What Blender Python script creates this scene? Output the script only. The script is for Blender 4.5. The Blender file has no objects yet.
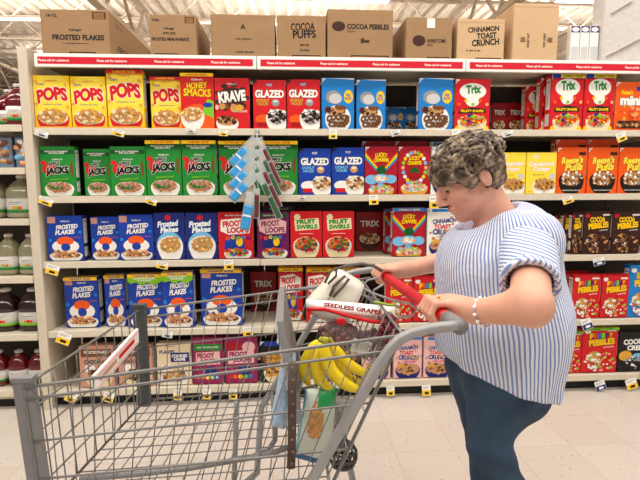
import bpy, math, random
import numpy as np
from mathutils import Vector, Matrix, Euler
random.seed(7); RNG = np.random.default_rng(7)
S = bpy.context.scene
COL = S.collection
PI = math.pi
# ---------------------------------------------------------------- camera
CAM = (-.218, -2.86, 1.354); YAW, PIT, ROL, F = math.radians(3.7096), math.radians(6.858), math.radians(-.1815), 480.0
cd = bpy.data.cameras.new('camera'); cd.sensor_width = 36; cd.lens = F/640*36; cd.clip_start = .02; cd.clip_end = 200
co = bpy.data.objects.new('camera', cd); COL.objects.link(co)
co.matrix_world = Matrix.Translation(CAM) @ Matrix.Rotation(-YAW, 4, 'Z') @ Matrix.Rotation(PI/2-PIT, 4, 'X') @ Matrix.Rotation(ROL, 4, 'Z')
S.camera = co

def ray(px, py):
    u, v = px-320, py-240
    c, s = math.cos(ROL), math.sin(ROL); u, v = c*u+s*v, -s*u+c*v
    x, y, z = u/F, 1., -v/F
    c, s = math.cos(PIT), math.sin(PIT); y, z = c*y+s*z, -s*y+c*z
    c, s = math.cos(YAW), math.sin(YAW); return Vector((c*x+s*y, -s*x+c*y, z))
def at(px, py, Y):
    r = ray(px, py); return Vector(CAM)+r*((Y-CAM[1])/r.y)

# ---------------------------------------------------------------- materials
MATS = {}
def lin(c):
    return tuple(((v/255)/12.92 if v/255 <= .04045 else (((v/255)+.055)/1.055)**2.4) for v in c)
def mat(name, rgb, rough=.5, metal=0, var=.06, scale=40, bump=0, spec=.5, trans=0, alpha=1, emis=0, coat=0):
    if name in MATS: return MATS[name]
    m = bpy.data.materials.new(name); m.use_nodes = True; nt = m.node_tree; b = nt.nodes['Principled BSDF']
    c = lin(rgb)
    b.inputs['Roughness'].default_value = rough; b.inputs['Metallic'].default_value = metal
    b.inputs['Specular IOR Level'].default_value = spec
    b.inputs['Coat Weight'].default_value = coat
    if trans: b.inputs['Transmission Weight'].default_value = trans
    if alpha < 1: b.inputs['Alpha'].default_value = alpha
    if emis:
        b.inputs['Emission Color'].default_value = (*c, 1); b.inputs['Emission Strength'].default_value = emis
    tc = nt.nodes.new('ShaderNodeTexCoord'); n = nt.nodes.new('ShaderNodeTexNoise'); n.inputs['Scale'].default_value = scale; n.inputs['Detail'].default_value = 2
    nt.links.new(tc.outputs['Object'], n.inputs['Vector'])
    r = nt.nodes.new('ShaderNodeValToRGB'); r.color_ramp.elements[0].position = .3; r.color_ramp.elements[1].position = .7
    r.color_ramp.elements[0].color = (*[v*(1-var) for v in c], 1); r.color_ramp.elements[1].color = (*[min(1, v*(1+var)) for v in c], 1)
    nt.links.new(n.outputs['Fac'], r.inputs['Fac']); nt.links.new(r.outputs['Color'], b.inputs['Base Color'])
    if bump:
        bp = nt.nodes.new('ShaderNodeBump'); bp.inputs['Strength'].default_value = bump; bp.inputs['Distance'].default_value = .004
        nt.links.new(n.outputs['Fac'], bp.inputs['Height']); nt.links.new(bp.outputs['Normal'], b.inputs['Normal'])
    MATS[name] = m; return m
def ink(name, rgb): return mat('ink_'+name, rgb, .42, var=.02, spec=.35)
INK = dict(
 yellow=(255, 205, 8), lemon=(255, 226, 70), red=(214, 24, 34), dred=(165, 10, 22), crimson=(178, 14, 38), orange=(242, 92, 20), dorange=(225, 70, 10),
 white=(246, 244, 238), cream=(240, 224, 180), black=(20, 16, 16), dbrown=(62, 30, 18), brown=(120, 70, 34), tan=(205, 150, 90), gold=(226, 168, 60),
 green=(32, 140, 52), lime=(130, 200, 40), dgreen=(16, 88, 34), blue=(20, 62, 168), navy=(22, 40, 120), sky=(24, 130, 210), lblue=(120, 190, 235),
 purple=(112, 20, 90), violet=(76, 30, 120), pink=(244, 190, 190), hot=(230, 60, 120), grey=(150, 150, 150), lgrey=(205, 205, 205), choc=(58, 26, 22),
 beige=(232, 214, 178), rose=(206, 150, 130), magenta=(150, 24, 84), peach=(250, 170, 120), teal=(20, 130, 130))
def I(n): return ink(n, INK[n])

# ---------------------------------------------------------------- mesh building
class MB:
    def __init__(s): s.v = []; s.f = []; s.m = []; s.mats = []; s.sm = []
    def mi(s, m):
        if m not in s.mats: s.mats.append(m)
        return s.mats.index(m)
    def add(s, vs, fs, m, smooth=False):
        o = len(s.v); k = s.mi(m); s.v += [tuple(v) for v in vs]
        for f in fs: s.f.append([i+o for i in f]); s.m.append(k); s.sm.append(smooth)
    def box(s, x0, y0, z0, x1, y1, z1, m, bev=0, M=None):
        if bev:
            b = min(bev, (x1-x0)/3, (y1-y0)/3, (z1-z0)/3)
            vs = []; idx = {}
            for i, (X, sx) in enumerate(((x0, 1), (x1, -1))):
                for j, (Y, sy) in enumerate(((y0, 1), (y1, -1))):
                    for k, (Z, sz) in enumerate(((z0, 1), (z1, -1))):
                        idx[i, j, k, 0] = len(vs); vs.append((X, Y+sy*b, Z+sz*b))
                        idx[i, j, k, 1] = len(vs); vs.append((X+sx*b, Y, Z+sz*b))
                        idx[i, j, k, 2] = len(vs); vs.append((X+sx*b, Y+sy*b, Z))
            q = lambda *a: [idx[t] for t in a]
            fs = []
            for i in (0, 1): fs.append(q((i,0,0,0),(i,1,0,0),(i,1,1,0),(i,0,1,0)))
            for j in (0, 1): fs.append(q((0,j,0,1),(1,j,0,1),(1,j,1,1),(0,j,1,1)))
            for k in (0, 1): fs.append(q((0,0,k,2),(1,0,k,2),(1,1,k,2),(0,1,k,2)))
            for i in (0,1):
                for j in (0,1):
                    fs.append(q((i,j,0,0),(i,j,1,0),(i,j,1,1),(i,j,0,1)))
                    for k in (0,1): fs.append(q((i,j,k,0),(i,j,k,1),(i,j,k,2)))
                for k in (0,1): fs.append(q((i,0,k,0),(i,1,k,0),(i,1,k,2),(i,0,k,2)))
            for j in (0,1):
                for k in (0,1): fs.append(q((0,j,k,1),(1,j,k,1),(1,j,k,2),(0,j,k,2)))
            c = Vector(((x0+x1)/2, (y0+y1)/2, (z0+z1)/2))
            out = []
            for f in fs:
                a, b2, d = [Vector(vs[t]) for t in f[:3]]; n = (b2-a).cross(d-a); mid = sum((Vector(vs[t]) for t in f), Vector())/len(f)
                out.append(f if n.dot(mid-c) > 0 else f[::-1])
            fs = out
        else:
            vs = [(x0,y0,z0),(x1,y0,z0),(x1,y1,z0),(x0,y1,z0),(x0,y0,z1),(x1,y0,z1),(x1,y1,z1),(x0,y1,z1)]
            fs = [(0,3,2,1),(4,5,6,7),(0,1,5,4),(1,2,6,5),(2,3,7,6),(3,0,4,7)]
        if M: vs = [M @ Vector(v) for v in vs]
        s.add(vs, fs, m)
    def hexa(s, P, m):   # P: 8 points, bottom ring then top ring
        s.add(P, [(0,3,2,1),(4,5,6,7),(0,1,5,4),(1,2,6,5),(2,3,7,6),(3,0,4,7)], m)
    def tube(s, pts, r, m, n=8, closed=False, cap=True, flat=1):
        pts = [Vector(p) for p in pts]; R = r if isinstance(r, (list, tuple)) else [r]*len(pts)
        N = len(pts); rings = []; up = None
        for i, p in enumerate(pts):
            if closed: t = pts[(i+1) % N]-pts[i-1]
            else: t = pts[min(i+1, N-1)]-pts[max(i-1, 0)]
            t.normalize()
            if up is None:
                up = Vector((0, 0, 1)) if abs(t.z) < .9 else Vector((1, 0, 0))
            a = up-t*up.dot(t); a.normalize(); b = t.cross(a); up = a
            rings.append([p+a*math.cos(2*PI*k/n)*R[i]+b*math.sin(2*PI*k/n)*R[i]*flat for k in range(n)])
        vs = [v for ring in rings for v in ring]; fs = []
        for i in range(N if closed else N-1):
            j = (i+1) % N
            for k in range(n): fs.append((i*n+k, i*n+(k+1) % n, j*n+(k+1) % n, j*n+k))
        if cap and not closed: fs += [tuple(range(n))[::-1], tuple((N-1)*n+k for k in range(n))]
        s.add(vs, fs, m, True)
    def loft(s, rings, m, smooth=True, cap=True):
        n = len(rings[0]); vs = [v for r in rings for v in r]; fs = []
        for i in range(len(rings)-1):
            for k in range(n): fs.append((i*n+k, i*n+(k+1) % n, (i+1)*n+(k+1) % n, (i+1)*n+k))
        if cap: fs += [tuple(range(n))[::-1], tuple((len(rings)-1)*n+k for k in range(n))]
        s.add(vs, fs, m, smooth)
    def lathe(s, prof, m, c=(0, 0, 0), n=20, sq=2.0, sx=1, sy=1, rot=0):
        rings = []
        for r, z in prof:
            ring = []
            for k in range(n):
                a = 2*PI*k/n; ca, sa = math.cos(a), math.sin(a)
                e = 2/sq; x = math.copysign(abs(ca)**e, ca)*r*sx; y = math.copysign(abs(sa)**e, sa)*r*sy
                ring.append((c[0]+x*math.cos(rot)-y*math.sin(rot), c[1]+x*math.sin(rot)+y*math.cos(rot), c[2]+z))
            rings.append(ring)
        s.loft(rings, m)
    def ball(s, c, r, m, n=10, k=7, sc=(1, 1, 1)):
        rings = [[(c[0]+r*sc[0]*math.sin(PI*i/k)*math.cos(2*PI*j/n), c[1]+r*sc[1]*math.sin(PI*i/k)*math.sin(2*PI*j/n), c[2]-r*sc[2]*math.cos(PI*i/k)) for j in range(n)] for i in range(1, k)]
        s.loft(rings, m)
    def build(s, name, parent=None, loc=None):
        me = bpy.data.meshes.new(name); me.from_pydata(s.v, [], s.f)
        for m in s.mats: me.materials.append(m)
        me.polygons.foreach_set('material_index', s.m); me.polygons.foreach_set('use_smooth', s.sm); me.update()
        o = bpy.data.objects.new(name, me); COL.objects.link(o)
        if loc is not None: o.location = loc
        if parent: o.parent = parent
        return o
def tag(o, label, cat, group=None):
    o['label'] = label; o['category'] = cat
    if group: o['group'] = group
    return o
def thing(name, label, cat, loc=(0, 0, 0), rz=0, group=None):
    o = bpy.data.objects.new(name, None); COL.objects.link(o); o.location = loc; o.rotation_euler = (0, 0, rz); o.empty_display_size = .05
    return tag(o, label, cat, group)
def struct(o): o['kind'] = 'structure'; return o
def dup(o, loc=None, rz=None, scale=None, label=None, group=None):
    c = o.copy(); COL.objects.link(c)
    for ch in o.children:
        d = ch.copy(); COL.objects.link(d); d.parent = c
        for g in ch.children:
            e = g.copy(); COL.objects.link(e); e.parent = d
    if loc is not None: c.location = loc
    if rz is not None: c.rotation_euler.z = rz
    if scale is not None: c.scale = scale
    if label: c['label'] = label
    if group: c['group'] = group
    return c
# ---------------------------------------------------------------- text
TX = {}
def glyphs(t, off=.0, shear=0, space=1.0):
    k = (t, off, shear, space)
    if k in TX: return TX[k]
    cu = bpy.data.curves.new('t', 'FONT'); cu.body = t; cu.size = 1; cu.offset = off; cu.shear = shear; cu.space_character = space
    cu.resolution_u = 3; cu.align_x = 'CENTER'; cu.space_line = .85
    o = bpy.data.objects.new('t', cu); COL.objects.link(o)
    dg = bpy.context.evaluated_depsgraph_get(); me = o.evaluated_get(dg).to_mesh()
    V = [(v.co.x, v.co.y) for v in me.vertices]; P = [tuple(p.vertices) for p in me.polygons]
    o.evaluated_get(dg).to_mesh_clear(); bpy.data.objects.remove(o); bpy.data.curves.remove(cu)
    TX[k] = (V, P); return TX[k]
class Art:
    """flat printing on a front face: x to the right, z up, printed towards -y"""
    def __init__(s, w, h, y=0): s.w, s.h, s.y = w, h, y; s.base = MB(); s.let = MB(); s.l = 0
    def up(s, k=1): s.l += k; return s.y-.00012*s.l
    def poly(s, pts, m, mb=None):
        pts = [(min(.996, max(.004, p[0])), min(.998, max(.004, p[1]))) for p in pts]
        y = s.up(); (mb or s.base).add([(p[0]*s.w, y, p[1]*s.h) for p in pts], [tuple(range(len(pts)))], I(m) if isinstance(m, str) else m)
    def rect(s, x0, z0, x1, z1, m): s.poly([(x0, z0), (x1, z0), (x1, z1), (x0, z1)], m)
    def ell(s, cx, cz, rx, rz, m, n=22, a0=0, a1=360, rot=0):
        P = []
        for k in range(n+1 if a1-a0 < 360 else n):
            a = math.radians(a0+(a1-a0)*k/n); P.append((cx+rx*math.cos(a), cz+rz*math.sin(a)))
        s.poly(P, m)
    def text(s, t, cx, cz, w, h, m, out=None, ow=.05, bold=.018, rot=0, shear=0, y=None, stretch=True, arch=0):
        bold *= 1.12; V, P = glyphs(t, bold, shear)
        xs = [v[0] for v in V]; zs = [v[1] for v in V]
        bx, bz = (min(xs)+max(xs))/2, (min(zs)+max(zs))/2; kx = w*s.w/max(1e-6, max(xs)-min(xs)); kz = h*s.h/max(1e-6, max(zs)-min(zs))
        ca, sa = math.cos(rot), math.sin(rot)
        def put(V, P, mm):
            y = s.up(); vs = []
            for a, b in V:
                X = (a-bx)*kx; Z = (b-bz)*kz
                if arch: Z += -arch*s.h*((2*X/(w*s.w))**2)
                vs.append((cx*s.w+X*ca-Z*sa, y, cz*s.h+X*sa+Z*ca))
            s.let.add(vs, P, I(mm) if isinstance(mm, str) else mm)
        if out:
            V2, P2 = glyphs(t, bold+ow, shear); put(V2, P2, out)
        put(V, P, m)
    def pieces(s, cx, cz, rx, rz, cols, n, sz=.07, ring=False, seed=1):
        R = random.Random(seed)
        for i in range(n):
            a = R.random()*2*PI; q = math.sqrt(R.random()); x = cx+rx*q*math.cos(a); z = cz+rz*q*math.sin(a)
            k = sz*(.7+.6*R.random()); asp = s.w/s.h; e = R.randint(5, 7); a0 = R.random()*6
            c = cols[i % len(cols)]
            s.poly([(x+k*math.cos(a0+2*PI*j/e)*(.75+.4*R.random()), z+k*asp*math.sin(a0+2*PI*j/e)*(.6+.4*R.random())) for j in range(e)], c)
            if ring: s.ell(x, z, k*.3, k*.3*asp, 'dbrown', n=5)
    def bowl(s, cx, cz, rx, rz, bc, cols, n=26, sz=.06, ring=False, seed=1, milk='white'):
        s.ell(cx, cz, rx, rz, bc, a0=180, a1=360)
        s.ell(cx, cz, rx, rz*.52, bc); s.ell(cx, cz+.004, rx*.93, rz*.45, milk); s.ell(cx, cz+.015, rx*.8, rz*.42, cols[0])
        s.pieces(cx, cz+.025, rx*.84, rz*.46, cols, int(n*1.5), sz, ring, seed)
    def ring(s, w0=.02): pass

# ---------------------------------------------------------------- cereal cartons
def carton_body(w, h, d, mc, side=None, top=None, bb=None):
    mb = bb or MB()
    mb.box(-w/2, 0, 0, w/2, d, h, I(mc), bev=.0015)
    s = side or mc
    for sg in (-1, 1):
        X = sg*(w/2+.0003); q = lambda y0, z0, y1, z1, m, k=1: mb.add([(X+sg*.0002*k, y0, z0), (X+sg*.0002*k, y1, z0), (X+sg*.0002*k, y1, z1), (X+sg*.0002*k, y0, z1)], [(0,1,2,3) if sg > 0 else (3,2,1,0)], I(m))
        q(.0015, .0015, d-.0015, h-.0015, s, 0)
        q(d*.16, h*.38, d*.84, h*.93, 'white')                     # the facts panel with its rules
        for i in range(12): q(d*.22, h*(.42+.04*i), d*(.78 if i % 3 else .6), h*(.42+.04*i)+.0018+(.004 if i == 11 else 0), 'black', 2)
        q(d*.16, h*.08, d*.84, h*.3, 'lgrey')
    return mb
DES = {}
def design(name, w, h, d, mc, draw, side=None, banner=None):
    A = Art(w, h); A.base = MB(); carton_body(w, h, d, mc, side, bb=A.base)
    class _O: pass
    # shift x so that art's 0..1 covers the face
    A2 = Art(w, h); A2.base = MB(); A2.rect(.006, .004, .994, .998, mc); draw(A2)
    if banner:
        A2.rect(0.004, .935, .996, .997, banner[0]); A2.text(banner[1], .5, .966, .62, .034, banner[2], bold=.03)
    P = MB()
    for src in (A2.base, A2.let): P.add([(x-w/2, y-.0003, z) for x, y, z in src.v], [], I(mc)); merge(P, src)
    T = MB(); T.box(-w/2+.004, .004, h, w/2-.004, d*.52, h+.0007, I(banner[0] if banner else mc)); T.box(-w/2+.004, d*.5, h, w/2-.004, d-.004, h+.0004, I(mc))
    DES[name] = dict(w=w, h=h, d=d, base=A.base, let=P, flap=T, first=None)
def merge(P, src):
    off = len(P.v)-len(src.v)
    for f, k in zip(src.f, src.m): P.f.append([i+off for i in f]); P.m.append(P.mi(src.mats[k])); P.sm.append(False)
def corner(A, m='white'):
    A.poly([(.0, .99), (.0, .90), (.13, .99)], m); A.text('G', .04, .955, .05, .04, 'blue')

def d_pops(A):
    A.ell(.5, .55, .62, .5, 'lemon'); A.text("Kellogg's", .5, .90, .3, .045, 'red', shear=.3)
    A.text('POPS', .5, .66, .84, .26, 'red', out='white', ow=.03, bold=.05, rot=.08, arch=.05)
    A.text('Corn', .2, .84, .2, .05, 'blue'); A.text('sweetened corn cereal', .5, .46, .5, .025, 'blue')
    A.bowl(.5, .2, .45, .3, 'red', ['tan', 'gold', 'cream', 'tan'], 46, .055, seed=3, milk='cream')
    for p in ((.1, .88), (.9, .82), (.07, .46), (.93, .4)): A.ell(*p, .045, .03, 'gold')
    A.rect(.01, .005, .99, .035, 'gold')
def d_smacks(A):
    A.ell(.5, .0, .6, .45, 'orange'); A.text("Kellogg's", .5, .88, .34, .05, 'white', shear=.3)
    A.text('HONEY', .5, .78, .62, .12, 'yellow', out='black', ow=.035, bold=.035, rot=.05); A.text('SMACKS', .5, .65, .82, .14, 'yellow', out='black', ow=.035, bold=.035, rot=-.03)
    A.poly([(.62, .28), (.98, .2), (.98, .5), (.8, .54)], 'lime'); A.ell(.8, .43, .15, .045, 'blue')
    A.bowl(.34, .24, .36, .28, 'white', ['tan', 'gold', 'cream'], 34, .05, seed=5)
def d_krave(A):
    A.ell(.5, .62, .42, .2, 'dbrown')
    for i in range(9):
        a = i*2*PI/9; A.ell(.5+.42*math.cos(a), .62+.25*math.sin(a), .1, .045, 'dbrown')
    A.text("Kellogg's", .5, .88, .3, .045, 'white', shear=.3); A.text('KRAVE', .5, .64, .8, .22, 'white', bold=.05, rot=.1)
    A.text('CHOCOLATE', .72, .35, .42, .04, 'white'); A.pieces(.5, .44, .3, .06, ['tan', 'gold', 'brown'], 8, .1, seed=2)
    A.bowl(.35, .13, .33, .2, 'white', ['tan', 'brown', 'dbrown'], 18, .06, seed=9); A.ell(.06, .42, .05, .05, 'pink')
def d_glazed(col):
    def f(A):
        A.text('POST', .5, .9, .16, .05, 'white', out='blue', ow=.12); A.text('GLAZED', .5, .72, .88, .16, 'white', out='black', ow=.03, bold=.045)
        A.text('DONUT\nHOLES', .3, .55, .4, .13, 'gold' if col == 'red' else 'lblue', bold=.035, out='dbrown' if col == 'red' else 'navy', ow=.03)
        A.ell(.68, .54, .12, .075, 'grey' if col == 'red' else 'tan'); A.ell(.68, .57, .08, .03, 'lgrey' if col == 'red' else 'cream')
        A.ell(.3, .2, .24, .1, 'orange' if col == 'red' else 'white'); A.rect(.12, .05, .42, .14, 'dred' if col == 'red' else 'red')
        A.bowl(.72, .24, .34, .32, 'white', ['dbrown', 'white', 'black', 'grey'] if col == 'red' else ['tan', 'white', 'brown', 'cream'], 36, .05, seed=4)
        A.poly([(0, 1), (0, .9), (.16, 1)], 'black')
    return f
def d_cookie(A):
    corner(A); A.poly([(.13, .995), (.995, .995), (.995, .97)], 'white')
    A.ell(.82, .64, .14, .13, 'yellow'); A.text('FREE\nBOOK', .82, .64, .2, .12, 'blue', bold=.03)
    A.ell(.36, .63, .24, .13, 'grey'); A.ell(.42, .6, .2, .1, 'lgrey')
    A.ell(.5, .2, .4, .28, 'white'); A.pieces(.5, .38, .32, .07, ['brown', 'tan', 'dbrown'], 22, .09, seed=6)
    A.text('COOKIE', .5, .24, .7, .13, 'brown', out='black', ow=.03, bold=.05, arch=.04); A.text('CRISP', .5, .1, .6, .11, 'brown', out='black', ow=.03, bold=.05)
def d_trix(A):
    corner(A)
    A.ell(.5, .76, .38, .16, 'white'); A.text('Trix', .52, .8, .44, .17, 'green', out='white', ow=.03, bold=.05, rot=.06)
    A.ell(.5, .56, .2, .1, 'white')
    A.poly([(.1, .32), (.9, .34), (.86, .42), (.5, .44), (.14, .40)], 'black'); A.text('FRUITY SHAPES', .5, .375, .66, .05, 'yellow', bold=.04)
    A.ell(.5, .02, .5, .12, 'yellow'); A.bowl(.5, .17, .42, .24, 'cream', ['orange', 'red', 'violet', 'lime', 'yellow', 'tan'], 40, .05, seed=8)
    for i, c in enumerate(('orange', 'yellow', 'lime', 'orange', 'peach')): A.ell(.1+.2*i, .5+.07*(i % 2), .05, .03, c)
def d_trixf(A): d_trix(A); A.rect(.003, .92, .997, .997, 'blue'); A.rect(.25, .925, .997, .99, 'yellow'); A.text('FAMILY SIZE', .62, .957, .6, .04, 'green', bold=.03)
def d_minis(A):
    corner(A); A.text("Reese's", .34, .79, .36, .1, 'yellow', bold=.04, shear=.2, out='dbrown', ow=.03); A.text('minis', .55, .62, .82, .2, 'white', bold=.06, out='dbrown', ow=.03); A.rect(.62, .82, .97, .9, 'blue')
    A.pieces(.5, .36, .5, .16, ['peach', 'dorange', 'gold'], 30, .05, seed=3); A.rect(.1, .05, .99, .2, 'dbrown'); A.pieces(.5, .12, .42, .05, ['brown', 'tan'], 14, .06)
def d_jacks(A):
    A.rect(.02, .85, .98, .93, 'dgreen'); A.text('MADE WITH CINNAMON\nAND REAL APPLE', .48, .885, .66, .065, 'white', bold=.03)
    A.text("Kellogg's", .5, .74, .3, .04, 'white', shear=.3)
    A.ell(.9, .55, .04, .16, 'brown'); A.ell(.1, .67, .09, .045, 'red'); A.ell(.26, .54, .2, .11, 'red')
    A.text('APPLE', .4, .655, .36, .08, 'black', out='white', ow=.05, bold=.04, rot=.06, shear=.2); A.text('JACKS', .48, .5, .68, .19, 'black', out='white', ow=.035, bold=.06, rot=.06, shear=.15)
    A.text('sweetened cereal', .52, .345, .5, .045, 'lime', bold=.02, rot=.05)
    A.bowl(.52, .16, .42, .24, 'white', ['rose', 'tan', 'green', 'peach', 'rose'], 42, .045, ring=True, seed=2)
def d_lucky(A):
    corner(A)
    for i, c in enumerate(('orange', 'yellow', 'lime', 'sky')):
        A.poly([(.0, .9-.04*i), (.0, .86-.04*i), (.55, .4-.02*i), (.58, .42-.02*i)], c); A.poly([(1., .9-.04*i), (1., .86-.04*i), (.45, .4-.02*i), (.42, .42-.02*i)], c)
    A.text('LUCKY', .5, .83, .38, .09, 'yellow', out='brown', ow=.03, bold=.05, arch=.02); A.text('CHARMS', .5, .73, .46, .09, 'yellow', out='brown', ow=.03, bold=.05, arch=.02)
    A.ell(.5, .5, .15, .1, 'dgreen'); A.ell(.2, .31, .2, .1, 'lblue'); A.ell(.8, .32, .18, .09, 'lblue')
    A.ell(.5, .33, .26, .1, 'lblue'); A.pieces(.5, .34, .2, .06, ['cream', 'peach', 'white'], 12, .06, seed=7)
    A.bowl(.5, .1, .4, .18, 'gold', ['cream', 'peach', 'lblue', 'lime', 'hot'], 30, .045, seed=11)
def d_lucky2(A):
    corner(A)
    for k in range(20):
        a = 2*PI*k/20; A.ell(.5+.36*math.cos(a), .56+.32*math.sin(a), .055, .04, ['peach', 'lblue', 'white', 'yellow', 'lime'][k % 5])
    A.text('LUCKY', .5, .76, .36, .09, 'yellow', out='brown', ow=.03, bold=.05); A.text('CHARMS', .5, .66, .44, .09, 'yellow', out='brown', ow=.03, bold=.05)
    A.ell(.5, .47, .14, .1, 'dgreen'); A.ell(.5, .4, .2, .06, 'dred')
    A.bowl(.5, .14, .43, .2, 'gold', ['cream', 'peach', 'lblue', 'lime', 'hot'], 34, .045, seed=12)
def d_ctc(bg):
    def f(A):
        corner(A); A.rect(.13, .93, .99, .99, 'sky')
        A.text('CINNAMON', .5, .74, .7, .1, 'navy', out='white', ow=.03, bold=.04, rot=.08); A.text('TOAST', .45, .62, .5, .1, 'red', out='white', ow=.03, bold=.05); A.text('CRUNCH', .52, .5, .72, .12, 'navy', out='white', ow=.03, bold=.05, rot=-.05)
        A.pieces(.5, .55, .5, .3, ['tan', 'rose'], 12, .06, seed=5)
        A.text('STRAWBERRY' if bg == 'pink' else 'CRISPY SQUARES', .55, .4, .5, .035, 'hot' if bg == 'pink' else 'brown')
        A.bowl(.5, .2, .44, .26, 'navy', ['tan', 'rose', 'brown', 'gold'], 34, .07, seed=14, milk='rose')
    return f
def d_crisp(A):
    A.ell(.3, .9, .1, .06, 'cream'); A.text('Cinnamon', .5, .73, .84, .12, 'white', out='gold', ow=.03, bold=.04, rot=.04); A.text('Crisps', .5, .59, .58, .13, 'white', out='gold', ow=.03, bold=.04, rot=.04)
    A.text('crunchy wheat and rice', .4, .46, .4, .03, 'brown'); A.ell(.86, .42, .1, .08, 'lgrey')
    A.bowl(.62, .2, .4, .3, 'white', ['tan', 'gold', 'brown', 'tan'], 40, .055, seed=15); A.text('NET WT', .14, .06, .14, .02, 'brown')
def d_reese(A):
    corner(A); A.rect(.72, .83, .95, .9, 'dbrown'); A.text("Reese's", .5, .73, .74, .16, 'lemon', out='black', ow=.03, bold=.045, rot=.06, shear=.2); A.text('Puffs', .56, .58, .62, .17, 'lemon', out='black', ow=.03, bold=.05, rot=.06, shear=.2)
    A.bowl(.5, .3, .43, .34, 'black', ['tan', 'brown', 'white', 'dbrown', 'tan', 'white'], 44, .05, seed=16, milk='dbrown')
    A.text('PEANUT BUTTER CHOCOLATE', .5, .07, .6, .025, 'white')
def d_ff(A):
    A.rect(.03, .84, .25, .98, 'rose'); A.text("Kellogg's", .52, .88, .26, .05, 'white', shear=.3)
    A.text('FROSTED', .56, .76, .62, .1, 'white', out='navy', ow=.03, bold=.04, rot=.08, shear=.25); A.text('FLAKES', .5, .64, .56, .1, 'white', out='navy', ow=.03, bold=.04, rot=.08, shear=.25)
    A.ell(.92, .64, .05, .03, 'sky'); A.ell(.08, .46, .05, .04, 'sky'); A.ell(.5, .32, .38, .16, 'white'); A.ell(.5, .44, .24, .1, 'orange'); A.ell(.5, .3, .13, .09, 'blue')
    A.text('crunchy corn flakes', .84, .52, .22, .03, 'orange'); A.bowl(.5, .12, .46, .18, 'white', ['tan', 'peach', 'brown', 'cream', 'rose'], 40, .055, seed=17)
def d_ffgreen(A):
    d_ff(A); A.poly([(0, .98), (0, .86), (.1, .82), (.25, .85), (.4, .8), (.6, .84), (.8, .8), (1, .86), (1, .98)], 'lime'); A.text('MADE WITH REAL\nGOODNESS', .5, .905, .62, .075, 'white', bold=.03)
def d_sfrost(A):
    A.ell(.46, .9, .1, .06, 'red'); A.text('Frosted', .46, .77, .7, .13, 'white', out='sky', ow=.035, bold=.04, rot=.07, shear=.2); A.text('Flakes', .5, .64, .6, .12, 'white', out='sky', ow=.035, bold=.04, rot=.07, shear=.2)
    A.ell(.5, .3, .43, .3, 'lblue'); A.bowl(.52, .3, .42, .4, 'white', ['tan', 'gold', 'cream', 'tan'], 50, .05, seed=18)
def d_froot(bg):
    def f(A):
        A.rect(.05, .9, .95, .975, 'dgreen' if bg != 'red' else 'dred'); A.text('REAL FRUIT GRAIN BLEND', .5, .937, .6, .035, 'white')
        A.poly([(.08, .84), (.6, .88), (.92, .8), (.9, .55), (.3, .52), (.06, .6)], 'white' if bg == 'red' else 'pink')
        A.text('FROOT', .42, .76, .58, .13, 'red' if bg == 'red' else 'magenta', bold=.05, rot=.08, out='white', ow=.03); A.text('LOOPS', .56, .62, .62, .13, 'red' if bg == 'red' else 'magenta', bold=.05, rot=.02, out='white', ow=.03)
        A.ell(.46, .28, .3, .24, 'blue' if bg == 'red' else 'navy'); A.ell(.6, .36, .1, .1, 'yellow')
        for k, c in enumerate(('red', 'orange', 'yellow', 'lime', 'sky', 'violet')): A.ell(.12+.15*k, .46-.02*(k % 2), .06, .04, c); A.ell(.12+.15*k, .46-.02*(k % 2), .025, .016, bg)
        A.bowl(.55, .12, .4, .18, 'white', ['red', 'orange', 'yellow', 'lime', 'violet', 'sky'], 34, .05, ring=True, seed=19)
    return f
def d_swirl(A):
    A.ell(.22, .88, .1, .07, 'cream'); A.poly([(.12, .82), (.9, .86), (.92, .62), (.16, .58)], 'cream'); A.text('FRUIT', .5, .78, .6, .1, 'green', bold=.05, rot=.05); A.text('SWIRLS', .53, .67, .66, .1, 'green', bold=.05, rot=.05)
    A.text('sweetened multigrain', .5, .52, .44, .03, 'white'); A.bowl(.5, .27, .42, .36, 'cream', ['red', 'green', 'gold', 'tan', 'orange', 'violet'], 56, .05, ring=True, seed=20)
def d_peb(bg, t):
    def f(A):
        A.ell(.13, .9, .09, .045, 'red' if bg == 'choc' else 'white'); A.rect(.68, .9, .94, .94, 'white')
        if t == 'FRUITY':
            for i, (ch, c) in enumerate(zip('FRUITY', ('yellow', 'orange', 'sky', 'lime', 'violet', 'yellow'))): A.text(ch, .24+.11*i, .8+.012*(i % 2), .1, .12, c, out='black', ow=.03, bold=.06)
        else: A.text(t, .5, .81, .56, .13, 'yellow', out='black', ow=.03, bold=.05, rot=.04)
        A.text('PEBBLES', .54, .67, .74, .14, 'yellow', out='black', ow=.03, bold=.05, rot=.1)
        A.text('GLUTEN FREE', .74, .56, .3, .03, 'white', rot=.1)
        A.ell(.35, .38, .18, .09, 'tan'); A.poly([(.1, .3), (.5, .16), (.55, .24), (.15, .38)], 'white')
        A.pieces(.5, .24, .44, .22, ['brown', 'choc', 'dbrown', 'tan', 'brown'] if bg == 'choc' else ['tan', 'white', 'peach', 'gold', 'red', 'lime', 'white'], 70, .05, seed=21)
    return f
def d_choc(A):
    A.rect(.06, .74, .94, .92, 'brown'); A.text('FROSTED FLAKES', .5, .85, .7, .07, 'white', bold=.03); A.text('CHOCOLATE', .5, .62, .74, .1, 'choc', out='cream', ow=.03, bold=.05)
    A.ell(.3, .45, .16, .1, 'white'); A.bowl(.55, .26, .4, .32, 'cream', ['choc', 'brown', 'tan'], 40, .06, seed=22)
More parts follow.
